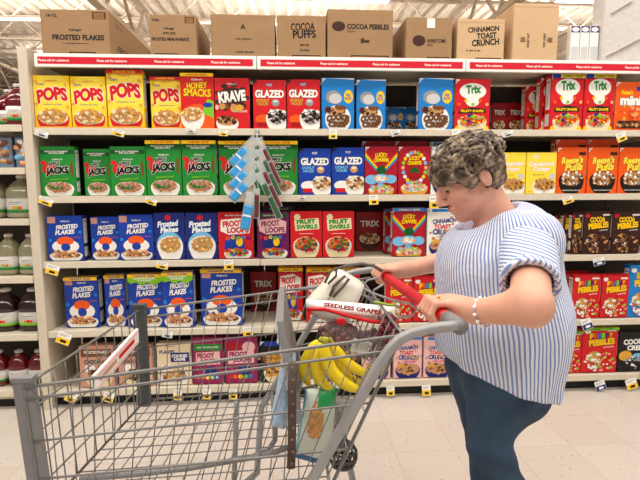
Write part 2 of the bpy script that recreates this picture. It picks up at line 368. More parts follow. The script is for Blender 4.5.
def d_beige(A):
    A.text("Kellogg's", .4, .93, .3, .04, 'red', shear=.3); A.rect(.4, .55, .94, .78, 'navy'); A.text('COOKIES\nCREME', .66, .66, .46, .16, 'white', bold=.04); A.text('FLAKES', .3, .8, .44, .08, 'navy', bold=.04); A.ell(.3, .42, .2, .1, 'white'); A.ell(.26, .44, .08, .05, 'orange')
    A.bowl(.5, .2, .42, .28, 'white', ['tan', 'cream', 'brown', 'gold'], 44, .055, seed=23)
def d_loopsbag(A):
    A.rect(.04, .72, .96, .86, 'green'); A.text('MADE WITH WHOLE GRAIN', .5, .79, .7, .04, 'white'); A.poly([(.1, .68), (.9, .7), (.9, .42), (.1, .4)], 'pink')
    A.text('FROOT', .42, .61, .56, .11, 'magenta', bold=.05); A.text('LOOPS', .56, .49, .56, .11, 'magenta', bold=.05); A.ell(.6, .25, .2, .13, 'navy')
    for k, c in enumerate(('red', 'orange', 'yellow', 'lime', 'sky')): A.ell(.15+.16*k, .14, .07, .05, c); A.ell(.15+.16*k, .14, .03, .02, 'white')
def d_loopsbag2(A):
    A.rect(.04, .74, .5, .88, 'crimson'); A.ell(.74, .78, .2, .12, 'pink'); A.poly([(.1, .7), (.9, .72), (.9, .44), (.1, .42)], 'pink'); A.text('FROOT', .42, .63, .56, .11, 'magenta', bold=.05); A.text('LOOPS', .56, .51, .56, .11, 'magenta', bold=.05); A.ell(.6, .28, .2, .13, 'navy')
    for k, c in enumerate(('red', 'orange', 'yellow', 'lime', 'sky')): A.ell(.15+.16*k, .14, .07, .05, c)
def d_gold(A):
    corner(A); A.rect(.13, .88, .99, .99, 'blue'); A.ell(.5, .58, .44, .2, 'brown'); A.text('GOLDEN', .5, .66, .66, .13, 'gold', bold=.05, out='black', ow=.03); A.text('GRAHAMS', .5, .53, .66, .1, 'gold', bold=.05, out='black', ow=.03); A.bowl(.5, .24, .4, .28, 'cream', ['gold', 'tan', 'brown'], 30, .08, seed=25)
def d_cookied(A):
    A.text('COOKIES', .54, .76, .8, .14, 'white', bold=.05, rot=.06, out='navy', ow=.03); A.text('CREME', .56, .6, .6, .13, 'white', bold=.05, out='navy', ow=.03); A.ell(.22, .4, .2, .13, 'gold'); A.ell(.6, .36, .2, .1, 'lblue'); A.pieces(.6, .22, .5, .16, ['black', 'white', 'dbrown', 'grey'], 50, .05, seed=26)
def d_plain(t, c):
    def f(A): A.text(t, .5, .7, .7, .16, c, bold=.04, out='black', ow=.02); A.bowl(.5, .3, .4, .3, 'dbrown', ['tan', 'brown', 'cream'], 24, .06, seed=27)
    return f
YB = ('yellow', 'LARGE SIZE', 'red'); RB = ('red', 'LARGE SIZE', 'yellow'); GB = ('yellow', 'GIANT SIZE', 'black')
design('pops', .205, .275, .06, 'yellow', d_pops); design('popsL', .205, .305, .068, 'yellow', d_pops, banner=RB)
design('smacks', .2, .3, .065, 'red', d_smacks, banner=YB); design('krave', .2, .275, .06, 'red', d_krave)
design('glazR', .19, .26, .06, 'red', d_glazed('red')); design('glazB', .19, .26, .06, 'blue', d_glazed('blue'))
design('cookie', .19, .27, .06, 'sky', d_cookie, side='navy'); design('trix', .19, .28, .06, 'red', d_trix); design('trixF', .19, .3, .07, 'red', d_trixf)
design('minis', .2, .26, .06, 'orange', d_minis)
design('jacks', .2, .28, .062, 'green', d_jacks); design('jacksL', .205, .3, .066, 'green', d_jacks, banner=YB)
design('lucky', .19, .27, .06, 'crimson', d_lucky); design('lucky2', .19, .27, .06, 'crimson', d_lucky2); design('luckyB', .19, .27, .06, 'crimson', d_lucky, banner=('sky', 'FAMILY SIZE', 'yellow'))
design('ctcW', .19, .27, .06, 'white', d_ctc('white')); design('ctcP', .19, .28, .06, 'pink', d_ctc('pink'))
design('crisp', .18, .24, .06, 'lemon', d_crisp); design('reese', .19, .27, .065, 'orange', d_reese)
design('ff', .19, .28, .07, 'blue', d_ff, side='navy'); design('ffY', .2, .29, .075, 'blue', d_ff, side='navy', banner=('yellow', 'GIANT SIZE', 'blue'))
design('ffG', .2, .3, .075, 'blue', d_ffgreen, side='navy', banner=('yellow', 'GIANT SIZE', 'blue')); design('sfrost', .19, .28, .06, 'navy', d_sfrost)
design('frootR', .19, .28, .065, 'red', d_froot('red')); design('frootP', .19, .28, .065, 'purple', d_froot('purple')); design('swirl', .185, .27, .06, 'red', d_swirl)
design('frootG', .2, .3, .08, 'red', d_froot('red'), banner=GB)
design('cocoa', .18, .26, .06, 'choc', d_peb('choc', 'COCOA')); design('fruity', .18, .26, .06, 'red', d_peb('red', 'FRUITY')); design('fruityL', .19, .3, .065, 'red', d_peb('red', 'FRUITY'), banner=('lime', 'FAMILY SIZE', 'dgreen'))
design('bluep', .18, .28, .06, 'sky', d_peb('sky', 'BIRTHDAY')); design('choc', .19, .26, .07, 'rose', d_choc); design('beige', .2, .27, .065, 'beige', d_beige)
design('purpA', .19, .27, .06, 'magenta', d_loopsbag); design('purpB', .19, .27, .06, 'magenta', d_loopsbag2); design('goldb', .19, .27, .06, 'black', d_gold); design('cookied', .19, .27, .06, 'black', d_cookied)
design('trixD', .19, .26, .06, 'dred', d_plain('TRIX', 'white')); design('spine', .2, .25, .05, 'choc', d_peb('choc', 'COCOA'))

SZ = dict(A=1.664, B=1.279, C=.899, D=.481, E=.114, T=2.062)
def cereal(des, row, x0, x1, yt, lab, Y=.03, rz=0, group=None):
    """a carton on shelf `row`, its front at depth Y, its edges measured from the photograph"""
    D = DES[des]; z0 = SZ[row]+.001
    a = at(x0, yt, Y); b = at(x1, yt, Y); w = b.x-a.x; h = (a.z+b.z)/2-z0
    sc = (w/D['w']*.985, 1, h/D['h'])
    if D['first'] is None:
        o = D['base'].build('cereal_box'); D['let'].build('front_panel', o); D['flap'].build('top_flap', o); D['first'] = o; tag(o, lab, 'cereal box')
    else: o = dup(D['first'], label=lab)
    o.location = ((a.x+b.x)/2, Y, z0); o.rotation_euler.z = math.radians(rz); o.scale = sc
    o['group'] = group or 'cereal boxes on the shelves'
    return o
# ================================================================ THE CEREALS
G_ = dict(A='cereal boxes on the shelf below the red strip', B='cereal boxes on the second shelf', C='cereal boxes on the third shelf', D='cereal boxes on the fourth shelf', E='cereal boxes on the bottom shelf')
ROWS = [
 # shelf below the canopy
 ('pops','A',32,69,75.5,'yellow box of corn puff cereal with red lettering, leftmost on the top cereal shelf',.03,0),
 ('pops','A',69.5,105,76.5,'yellow corn puff cereal box, second from the left end of the top cereal shelf',.03,0),
 ('popsL','A',105.5,142.5,70,'tall yellow corn puff box with red banner, third from left on the top shelf',.03,1),
 ('popsL','A',149.5,181,77,'yellow corn puff box with red banner, just left of the honey puffs box',.05,0),
 ('smacks','A',179.5,213.5,73,'red and orange honey wheat puffs box with a yellow banner, on the top cereal shelf',.028,0),
 ('krave','A',214,249,78,'red box with a dark brown chocolate splat and white lettering, top cereal shelf',.03,0),
 ('glazR','A',252.5,286,80,'red donut cereal box, left one of the red pair beside the brown splat box',.03,0),
 ('glazR','A',286.5,320,79.5,'red donut cereal box, right one of the red pair, touching the blue cookie box',.03,0),
 ('cookie','A',321.5,354.5,78,'sky blue cookie cereal box, left of three on the top cereal shelf',.03,0),
 ('cookie','A',356.5,386,79.5,'sky blue cookie cereal box turned slightly, middle of three on the top shelf',.035,-5),
 ('cookie','A',419,454,78,'sky blue cookie cereal box beside the single red fruit box, top cereal shelf',.03,0),
 ('trix','A',455.5,491,79,'red fruit cereal box between the blue cookie box and the dark gap',.03,0),
 ('trixF','A',552,585,74,'tall red fruit cereal box with yellow and blue banner, left of the right-hand pair',.03,0),
 ('trixF','A',585.5,616,74,'tall red fruit cereal box with yellow and blue banner, touching the orange box',.03,0),
 ('minis','A',616.5,650,82,'orange cereal box with white lettering at the right end of the top shelf',.03,0),
 ('cookie','A',386,404,107,'blue cookie box far back in the gap of the top cereal shelf, left',.3,0),
 ('cookie','A',404,421,107,'blue cookie box far back in the gap of the top cereal shelf, right',.3,0),
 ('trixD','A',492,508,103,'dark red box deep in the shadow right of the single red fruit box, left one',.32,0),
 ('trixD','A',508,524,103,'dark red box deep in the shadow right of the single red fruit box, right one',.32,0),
 ('trix','A',526,551,86,'red fruit cereal box set back behind the tall right-hand pair, its side showing',.2,0),
 ('trix','A',541,566,78,'red fruit cereal box set a hand behind the tall fruit boxes at right',.115,0),
 # second
 ('jacks','B',38.5,74,146.5,'green apple cinnamon hoops box, leftmost on the second shelf, facts panel showing',.03,0),
 ('jacks','B',82.5,109.5,149,'green apple hoops box set slightly back, second from left on the second shelf',.06,0),
 ('jacks','B',109,145,146.5,'green apple hoops box, third from left, touching the yellow bannered ones',.03,0),
 ('jacksL','B',145,180.5,140.5,'large green apple hoops box with yellow banner, left of the bannered pair',.03,0),
 ('jacksL','B',181,216,140.5,'large green apple hoops box with yellow banner, right of the bannered pair',.03,0),
 ('jacksL','B',218,257.5,141,'green apple hoops box half hidden by the hanging packets, on their left',.045,0),
 ('jacksL','B',258,298,141,'green apple hoops box behind the hanging packets, on their right, by the blue donut box',.045,0),
 ('glazB','B',298.5,331,148.5,'dark blue donut cereal box, left of the blue pair on the second shelf',.03,0),
 ('glazB','B',332,364.5,147.5,'dark blue donut cereal box, right of the blue pair, touching the rainbow box',.03,0),
 ('lucky','B',365,398,146.5,'red marshmallow cereal box with crossed rainbows, on the second shelf',.03,0),
 ('lucky2','B',398.5,431,146.5,'red marshmallow cereal box with an oval rainbow ring, beside the woman\'s hair',.03,0),
 ('lucky','B',362,395,141,'red box of which only the top shows behind the rainbow boxes, left one',.14,0),
 ('lucky','B',395,428,141,'red box of which only the top shows behind the rainbow boxes, right one',.14,0),
 ('ctcW','B',431.5,463,147,'white cinnamon squares box mostly hidden behind the woman\'s fringe, second shelf',.03,0),
 ('ctcW','B',430,455,142,'white box top showing above the woman\'s hair, left one',.14,0),
 ('ctcW','B',468,494,142,'white box top showing above the woman\'s hair, right one',.14,0),
 ('crisp','B',496,526.5,152.5,'pale yellow cinnamon cereal box next to the woman\'s hair, left of two',.03,0),
 ('crisp','B',527,557.5,152.5,'pale yellow cinnamon cereal box, right of two, touching the orange boxes',.03,0),
 ('reese','B',558,588,147.5,'orange peanut butter puffs box, left of three on the second shelf',.03,0),
 ('reese','B',589,619.5,147.5,'orange peanut butter puffs box, middle of three on the second shelf',.03,0),
 ('reese','B',620,651,147.5,'orange peanut butter puffs box, right of three, cut by the photo edge',.03,0),
 # third
 ('ff','C',45.5,82,216,'blue frosted corn flake box, leftmost on the third shelf, dark side panel showing',.03,0),
 ('ff','C',89.5,119,217,'blue frosted corn flake box set a little back, second on the third shelf',.05,0),
 ('ff','C',117.5,152.5,215,'blue frosted corn flake box, third on the third shelf, beside the store-brand pair',.03,0),
 ('sfrost','C',153,184,213,'navy flakes box with a big pale bowl, left of the navy pair',.03,0),
 ('sfrost','C',184.5,217,213,'navy flakes box with a big pale bowl, right of the navy pair',.03,0),
 ('frootR','C',217.5,253,212.5,'red fruit rings box below the hanging packets, on the third shelf',.03,0),
 ('frootP','C',256.5,289,212.5,'purple fruit rings box with green strip, between two red boxes on the third shelf',.03,0),
 ('frootP','C',262,295,206,'purple box whose top shows behind the purple fruit rings box on the third shelf',.16,0),
 ('swirl','C',290,322,211.5,'red swirly fruit box, left of two on the third shelf',.03,0),
 ('swirl','C',322.5,354.5,211.5,'red swirly fruit box, right of two, beside the dark gap',.03,0),
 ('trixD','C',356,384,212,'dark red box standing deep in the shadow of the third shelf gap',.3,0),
 ('luckyB','C',392.5,426,208,'red rainbow cereal box with blue banner, on the third shelf near the woman\'s chest',.03,0),
 ('luckyB','C',385,410,209,'red cereal box a little behind and left of the one with the blue banner',.16,0),
 ('ctcW','C',427.5,462,208.5,'white cinnamon squares box beside the woman\'s chest, third shelf',.03,0),
 ('cocoa','C',584.5,612,211.5,'dark brown chocolate rice box with yellow lettering, left of the pair',.03,0),
 ('cocoa','C',613.5,642,211.5,'dark brown chocolate rice cereal box with yellow lettering, right of the pair',.03,0),
 ('spine','C',573,583,212.5,'thin dark brown box turned spine out, nearest to the chocolate rice cereal pair',.04,0),
 ('spine','C',564.5,572.5,213,'thin dark brown box turned spine out, second left of the chocolate rice cereal pair',.08,0),
 ('spine','C',555.5,563.5,214,'thin dark brown box turned spine out, third left of the chocolate rice cereal pair',.12,0),
 ('spine','C',547,555,215,'thin dark brown box turned spine out, just showing behind the woman\'s shoulder',.16,0),
 # fourth
 ('ffY','D',63,97.5,277,'blue frosted corn flake box with yellow banner, leftmost on the fourth shelf',.07,0),
 ('ffY','D',103.5,124.5,275,'blue frosted corn flake box with yellow banner, second from left on the fourth shelf',.08,0),
 ('ffG','D',127,162,274,'blue flakes box with lime green torn strip, left of the two green-topped ones',.05,0),
 ('ffG','D',161,193,272,'blue flakes box with lime green torn strip, right of the two green-topped ones',.03,0),
 ('ffY','D',199.5,242,269,'blue frosted corn flake box with yellow banner standing alone by the fourth shelf gap',.05,-3),
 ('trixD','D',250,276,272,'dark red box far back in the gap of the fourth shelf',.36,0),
 ('frootG','D',278,303,267.5,'red fruit rings box with yellow giant size banner behind the cart flap',.12,0),
 ('frootG','D',306,332,268,'red fruit rings box with yellow banner, partly behind the cream handbag',.07,0),
 ('frootG','D',332,360,268,'red box with yellow banner hidden mostly by the handbag and its straps',.07,0),
 ('fruity','D',386,413,277,'red fruity rice box above the red cart handle, left one',.03,0),
 ('fruity','D',414,443,277,'red fruity rice box above the red cart handle, right one beside the blouse',.03,0),
 ('fruity','D',574,601.5,275,'red fruity rice box, left of the pair on the fourth shelf right of the woman',.03,0),
 ('fruity','D',602.5,630,275,'red fruity rice box, right of the pair, next to the blue box',.03,0),
 ('fruity','D',566,590,272,'red fruity rice box standing behind the front pair on the fourth shelf',.14,0),
 ('bluep','D',630.5,662,265,'sky blue rice box cut by the right photo edge, fourth shelf',.03,0),
 # bottom
 ('choc','E',78,113,346,'brown chocolate flakes box, leftmost on the bottom shelf, behind the white cart plaque',.03,0),
 ('choc','E',117,152,346,'brown chocolate flakes box behind the dark cart corner post, bottom shelf',.03,0),
 ('beige','E',156,191,343.5,'beige cookies and creme flakes box on the bottom shelf',.03,0),
 ('purpA','E',192,222.5,337.5,'purple fruit rings packet with a green strip, on the bottom shelf',.03,0),
 ('purpB','E',224,257,337,'purple fruit rings packet with a crimson strip, on the bottom shelf',.03,0),
 ('goldb','E',260,290,341,'black and gold cracker cereal box behind the pale blue bag, bottom shelf',.03,0),
 ('ctcP','E',362,391,338,'pink strawberry cinnamon squares box behind the bananas and the grey cart arm',.03,0),
 ('goldb','E',330,360,340,'black and gold cracker cereal box behind the bananas, bottom shelf',.03,0),
 ('ctcW','C',463,496,208.5,'white cinnamon squares box behind the woman\'s chest, third shelf',.035,0),
 ('reese','C',498,530,209,'orange puffs box behind the woman\'s shoulder, third shelf',.035,0),
 ('fruity','D',446,474,276,'red fruity rice box behind the blouse, left of the three hidden ones',.035,0),
 ('fruity','D',475,503,276,'red fruity rice box behind the blouse, middle of the three hidden ones',.035,0),
 ('fruity','D',504,532,276,'red fruity rice box behind the blouse, right of the three hidden ones',.035,0),
 ('ctcP','E',458,487,336,'pink strawberry squares box behind the woman\'s jeans',.035,0),
 ('cookied','E',490,522,334,'black cookies and creme box behind the woman\'s hip',.035,0),
 ('fruityL','E',525,557,330,'red fruity rice box with lime banner wholly behind the blouse hem',.035,0),
 ('ctcP','E',394,422.5,337,'pink strawberry cinnamon squares box, left one, behind the grey cart arm',.03,0),
 ('ctcP','E',424,453,337,'pink strawberry cinnamon squares box, right one, beside the woman\'s jeans',.03,0),
 ('fruityL','E',560,583,331,'red fruity rice box with lime banner half hidden by the blouse, bottom shelf',.035,0),
 ('fruityL','E',583.5,619,327,'large red fruity rice box with lime banner, fully in view on the bottom shelf',.03,0),
 ('cookied','E',619.5,653,332,'black cookies and creme box at the right end of the bottom shelf',.03,0),
]
for d, r, x0, x1, yt, lab, Y, rz in ROWS: cereal(d, r, x0, x1, yt, lab, Y, rz, G_[r])
# boxes lying flat on top of the peanut butter puffs
D = DES['reese']
for i, (x0, x1, lb) in enumerate(((556, 588, 'orange puffs box whose top edge shows above the row behind, left one'), (588, 620, 'orange puffs box whose top edge shows above the row behind, right one'))):
    cereal('reese', 'B', x0, x1, 139.5, lb, .11, 0, G_['B'])

# ================================================================ BROWN CARTONS
CB = mat('cardboard', (160, 126, 90), .85, var=.05, scale=14); CBt = mat('cardboard_tape', (172, 130, 88), .5); CBw = mat('cardboard_warm', (206, 172, 132), .85, var=.04, scale=12)
def carton(x0, x1, yt, d, texts, lab, side_text=None, m=CB, tape=True, Y=.03, extra=None):
    z0 = SZ['T']+.003; a = at(x0, yt, Y); b = at(x1, yt, Y); w = b.x-a.x-.004; h = (a.z+b.z)/2-z0
    mb = MB(); mb.box(-w/2, 0, 0, w/2, d, h, m, bev=.003)
    mb.box(-w/2+.002, d*.5-.003, h-.001, w/2-.002, d*.5+.003, h+.001, CBt)
    mb.box(-w/2+.004, -.0006, h-.022, w/2-.004, .001, h-.020, CBt)
    A = Art(w, h)
    for t in texts: A.text(*t[:5], t[5] if len(t) > 5 else 'black', bold=.038, **(t[6] if len(t) > 6 else {}))
    if extra: extra(A)
    P = MB(); P.box(-w/2+.004, -.0005, .003, w/2-.004, -.0001, h-.023, m)
    for src in (A.base, A.let): P.add([(x-w/2, y-.0006, z) for x, y, z in src.v], [], m); merge(P, src)
    o = mb.build('cardboard_carton'); tag(o, lab, 'cardboard box', 'brown cartons on top of the shelving'); o.location = ((a.x+b.x)/2, Y, z0)
    P.build('front_panel', o)
    if side_text:
        B = Art(d, h); Q = MB(); Q.box(w/2+.0001, .004, .003, w/2+.0005, d-.004, h-.004, m)
        for t in side_text: B.text(*t[:5], 'black', bold=.03)
        Q.add([(w/2+.0006-y, x, z) for x, y, z in B.let.v], [], m); merge(Q, B.let); Q.build('side_panel', o)
    if tape:
        t = MB(); t.box(-.03, d*.1, h, .03, d*.9, h+.0012, CBt); t.build('packing_tape', o)
    return o
def codes(x0, x1):
    def f(A):
        A.rect(x0, 0, x1, .085, 'black'); A.rect(x0+.02, 0, x1-.02, .06, 'tan')
        for k in range(12): A.rect(x0+.03+k*(x1-x0-.06)/12, .0, x0+.03+(k+.5)*(x1-x0-.06)/12, .05, 'black')
    return f
def stamp(A): A.rect(.76, .8, .96, .95, 'dbrown'); [A.rect(.78, .815+.025*i, .94, .825+.025*i, 'tan') for i in range(5)]
def both(*fs):
    def f(A): [g(A) for g in fs]
    return f
carton(39, 108.5, 9.5, .86, [("Kellogg's", .5, .56, .18, .06), ('FROSTED FLAKES', .54, .4, .76, .12), ('16-12.', .17, .87, .16, .07), ('CEREAL', .5, .27, .4, .02)], 'long brown carton with bold black lettering at the left end, its side showing', [('FROSTED FLAKES', .5, .3, .7, .16), ('16-12.', .2, .8, .16, .07)], extra=both(stamp, codes(.4, .78)))
carton(148.5, 196, 14.5, .5, [("Kellogg's", .42, .67, .22, .07), ('BITE SIZE', .42, .56, .26, .05), ('FROSTED MINI-WHEATS', .44, .42, .8, .08), ('12-24.', .14, .87, .16, .06)], 'brown carton with small print, second from the left on top of the shelving', extra=both(stamp, codes(.1, .6)))
carton(210, 275, 14.5, .5, [('A', .5, .72, .08, .12), ('CAPN CRUNCH', .5, .44, .26, .035), ('HONEY GRAHAM', .52, .14, .28, .04)], 'wide brown carton with a flap line and small centred print, third from left')
carton(276.5, 326, 15.5, .45, [('COCOA', .53, .74, .5, .19, 'black', dict(rot=.05, out='tan', ow=.02)), ('PUFFS', .56, .57, .48, .19, 'black', dict(rot=.05, out='tan', ow=.02)), ('6/18', .56, .32, .18, .05), ('21/24', .56, .2, .2, .05)], 'brown carton with bubbly two-line bubble lettering, above the red donut boxes', extra=codes(.3, .9))
carton(327, 393.5, 9.5, .45, [('COCOA PEBBLES', .62, .66, .64, .11), ('12/11', .36, .56, .12, .04), ('Bw', .58, .38, .14, .1)], 'tall brown carton with a dark oval badge and handwriting', extra=both(lambda A: (A.ell(.17, .66, .1, .1, 'dbrown')), codes(.36, .94)))
carton(406, 453, 17.5, .4, [('HONEYCOMB', .66, .46, .4, .09), ('12/12', .52, .36, .12, .05)], 'brown carton with a small white label on its top edge and oval badge', extra=both(lambda A: (A.ell(.28, .46, .14, .13, 'dbrown'), A.rect(.45, .76, .62, .98, 'white')), codes(.46, .95)))
carton(457.5, 505.5, 19, .4, [('CINNAMON', .55, .76, .66, .13, 'black', dict(rot=.08)), ('TOAST', .62, .61, .42, .14, 'black', dict(rot=.08)), ('CRUNCH', .6, .45, .58, .16, 'black', dict(rot=.08)), ('12/16', .35, .25, .3, .04)], 'brown carton with three-line slanting black lettering', m=CBw, extra=codes(.4, .95))
carton(514, 560, 3.5, .42, [('EAN', .22, .38, .1, .1, 'dbrown', dict(rot=1.57)), ('HONEY NUT', .34, .37, .3, .045, 'dbrown', dict(rot=1.57)), ('EAN', .82, .38, .1, .1, 'dbrown', dict(rot=1.57)), ('TOP LOAD', .7, .37, .3, .045, 'dbrown', dict(rot=1.57))], 'tallest brown carton, print turned sideways, standing right of the others', m=CBw)
def d_white(A):
    A.rect(0.02, .82, .98, .99, 'violet'); A.ell(.5, .9, .4, .06, 'white'); A.rect(.1, .05, .9, .45, 'lgrey')
def slim(x0, x1, lab):
    z0 = SZ['T']+.002; a = at(x0, 25.5, .05); b = at(x1, 25.5, .05); w = b.x-a.x-.006; h = a.z-z0
    A = Art(w, h); carton_body(w, h, .2, 'white', bb=A.base); B = Art(w, h); d_white(B)
    off = len(A.base.v); A.base.v += [(x-w/2, y-.0004, z) for x, y, z in B.base.v]
    for f, k in zip(B.base.f, B.base.m): A.base.f.append([i+off for i in f]); A.base.m.append(A.base.mi(B.base.mats[k])); A.base.sm.append(False)
    o = A.base.build('slim_box', loc=((a.x+b.x)/2, .05, z0)); tag(o, lab, 'box', 'slim white boxes on top of the shelving')
slim(571, 581, 'slim white box with a purple top, leftmost of the three beside the tall carton')
slim(581, 590.5, 'slim white box with a purple top, middle of the three up on the shelving')
slim(590.5, 600, 'slim white box with a purple top, nearest to the big white carton')
o = MB(); WC = mat('white_board', (208, 202, 198), .7)
a = at(604, 54, .0); b = at(680, 54, 0); o.box(a.x, .02, SZ['T']+.002, b.x, .14, 2.62, WC, bev=.004)
f = MB(); fl = [at(607, 56, -.004), at(650, 32, -.004)]
wc = o.build('white_carton'); tag(wc, 'big white carton with a slanting seam filling the top right corner', 'cardboard box')
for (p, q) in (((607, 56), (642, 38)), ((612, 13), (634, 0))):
    p, q = at(*p, .008), at(*q, .008); f = MB(); f.hexa([p, q, q+Vector((0, .012, 0)), p+Vector((0, .012, 0)), p+Vector((0, 0, .008)), q+Vector((0, 0, .008)), q+Vector((0, .012, .008)), p+Vector((0, .012, .008))], mat('board_seam', (206, 192, 178), .8)); f.build('flap_edge', wc)  # seams and flap edges in a slightly warmer board tone

# ================================================================ SHELVING
SH = mat('shelf_enamel', (216, 204, 184), .4, var=.02); SHb = mat('shelf_back', (70, 62, 54), .8); RAIL = mat('price_rail', (220, 210, 190), .3, var=.02); KB = mat('kick_black', (14, 13, 12), .6)  # back panel darkened: deep shade of the shelf gaps put into its colour
WH = mat('strip_white', (248, 246, 242), .35, var=.01); RD = mat('strip_red', (214, 16, 44), .35, var=.02)
def unit(x0, x1, heights, label, canopy, depth=.46, top=2.0):
    t = thing('shelving_unit', label, 'shelves', ((x0+x1)/2, .25, 0), group='shelving units along the aisle')
    W = (x1-x0)/2; P = lambda mb, nm, par=t: mb.build(nm, par)
    b = MB(); b.box(-W+.002, depth-.02-.25, .12, W-.002, depth-.25, top, SHb)
    for i in range(int((top-.3)/.05)):
        for sx in (-1, 1): b.box(sx*(W-.02)-.004, depth-.024-.25, .2+.05*i, sx*(W-.02)+.004, depth-.0205-.25, .22+.05*i, KB)
    P(b, 'back_panel')
    for z in heights:
        s = MB(); s.box(-W+.001, -.245, z-.028, W-.001, depth-.02-.25, z-.003, SH, bev=.002)
        s.box(-W+.02, -.2, z-.05, -W+.024, .15, z-.028, SH); s.box(W-.024, -.2, z-.05, W-.02, .15, z-.028, SH)
        so = P(s, 'shelf'); r = MB(); r.box(-W+.001, -.256, z-.036, W-.001, -.246, z+.002, RAIL, bev=.002); r.box(-W+.001, -.258, z-.036, W-.001, -.2565, z-.03, SH); P(r, 'price_rail', so)
    k = MB(); k.box(-W, -.2, .0, W, -.19, .07, KB); k.box(-W, -.24, .066, W, .19, .08, SH); P(k, 'kick_plate')
    if canopy:
        W0 = W; k0 = .034 if x0 < -1.6 else 0
        c = MB(); c.box(-W+k0+.001, -.24, 2.015, W-.001, .6, 2.06, SH, bev=.002); so = P(c, 'canopy_shelf')
        r = MB(); r.box(-W+k0+.001, -.262, 1.995, W-.001, -.242, 2.067, WH, bev=.003); r.box(-W+k0+.02, -.2632, 2.011, W-.02, -.2622, 2.049, RD)
        A = Art(2*W, .032)
        n = 4
        for i in range(n): A.text('Please ask for assistance', (i+.45)/n, .5, .13, .42, 'white', bold=.02)
        off = len(r.v); r.v += [(x-W, -.2634, z+2.014) for x, y, z in A.let.v]
        for f_, k_ in zip(A.let.f, A.let.m): r.f.append([i+off for i in f_]); r.m.append(r.mi(A.let.mats[k_])); r.sm.append(False)
        P(r, 'red_strip', so)
    return t
HZ = [1.662, 1.277, .897, .479, .112]
unit(-1.649, -.392, HZ, 'cream shelving unit with cereal under the left third of the red strip', True)
unit(-.390, .826, HZ, 'cream shelving unit with cereal in the middle, behind the cart and the woman', True)
unit(.828, 2.045, HZ, 'cream shelving unit with cereal on the right, behind the woman\'s back', True)
unit(2.047, 3.264, HZ, 'cream shelving unit beyond the right edge of the photo, last in the row', True)
# the bay of juices at left: its boards stand on their own levels
def zat(px, py): return at(px, py, 0).z
JZ = [zat(10, 125), zat(12, 168), zat(15, 219), zat(20, 277), zat(25, 334.5), zat(30, 390)]
unit(-2.93, -1.708, JZ, 'cream shelving unit with juice bottles left of the cereal', False, top=1.95)
p = MB(); p.box(-1.704, -.012, 0, -1.652, .44, 2.1, SH, bev=.004)
e = p.build('end_panel'); tag(e, 'tall cream upright panel between the juice shelves and the cereal', 'panel')

# price tags hanging from the rails
TG = dict(y=('white', 'yellow'), w=('white', 'lgrey'), k=('white', 'navy'), p=('white', 'peach'))
def ptag(px, py, kind, lab, w=.05, h=.042, tilt=0, Y=-.012, row='A'):
    c = at(px, py-1, Y); mb = MB(); T, U = TG[kind]; w *= 1.12; h *= 1.15
    mb.box(-w/2, -.0012, -h, w/2, 0, 0, I(T)); mb.box(-w/2+.002, -.0018, -h+.002, w/2-.002, -.0013, -h*.48, I(U))
    for i in range(2): mb.box(-w*.4, -.0018, -h*.2-.008*i, w*(.3-.2*i), -.0013, -h*.2+.003-.008*i, I('grey'))
    mb.box(-w*.2, -.0022, -h*.85, w*.25, -.0019, -h*.62, I('black' if kind != 'k' else 'white'))
    o = mb.build('price_tag', loc=c); o.rotation_euler = (math.radians(-6), math.radians(tilt), 0)
    tag(o, lab, 'price tag', 'price tags on the shelf rails')
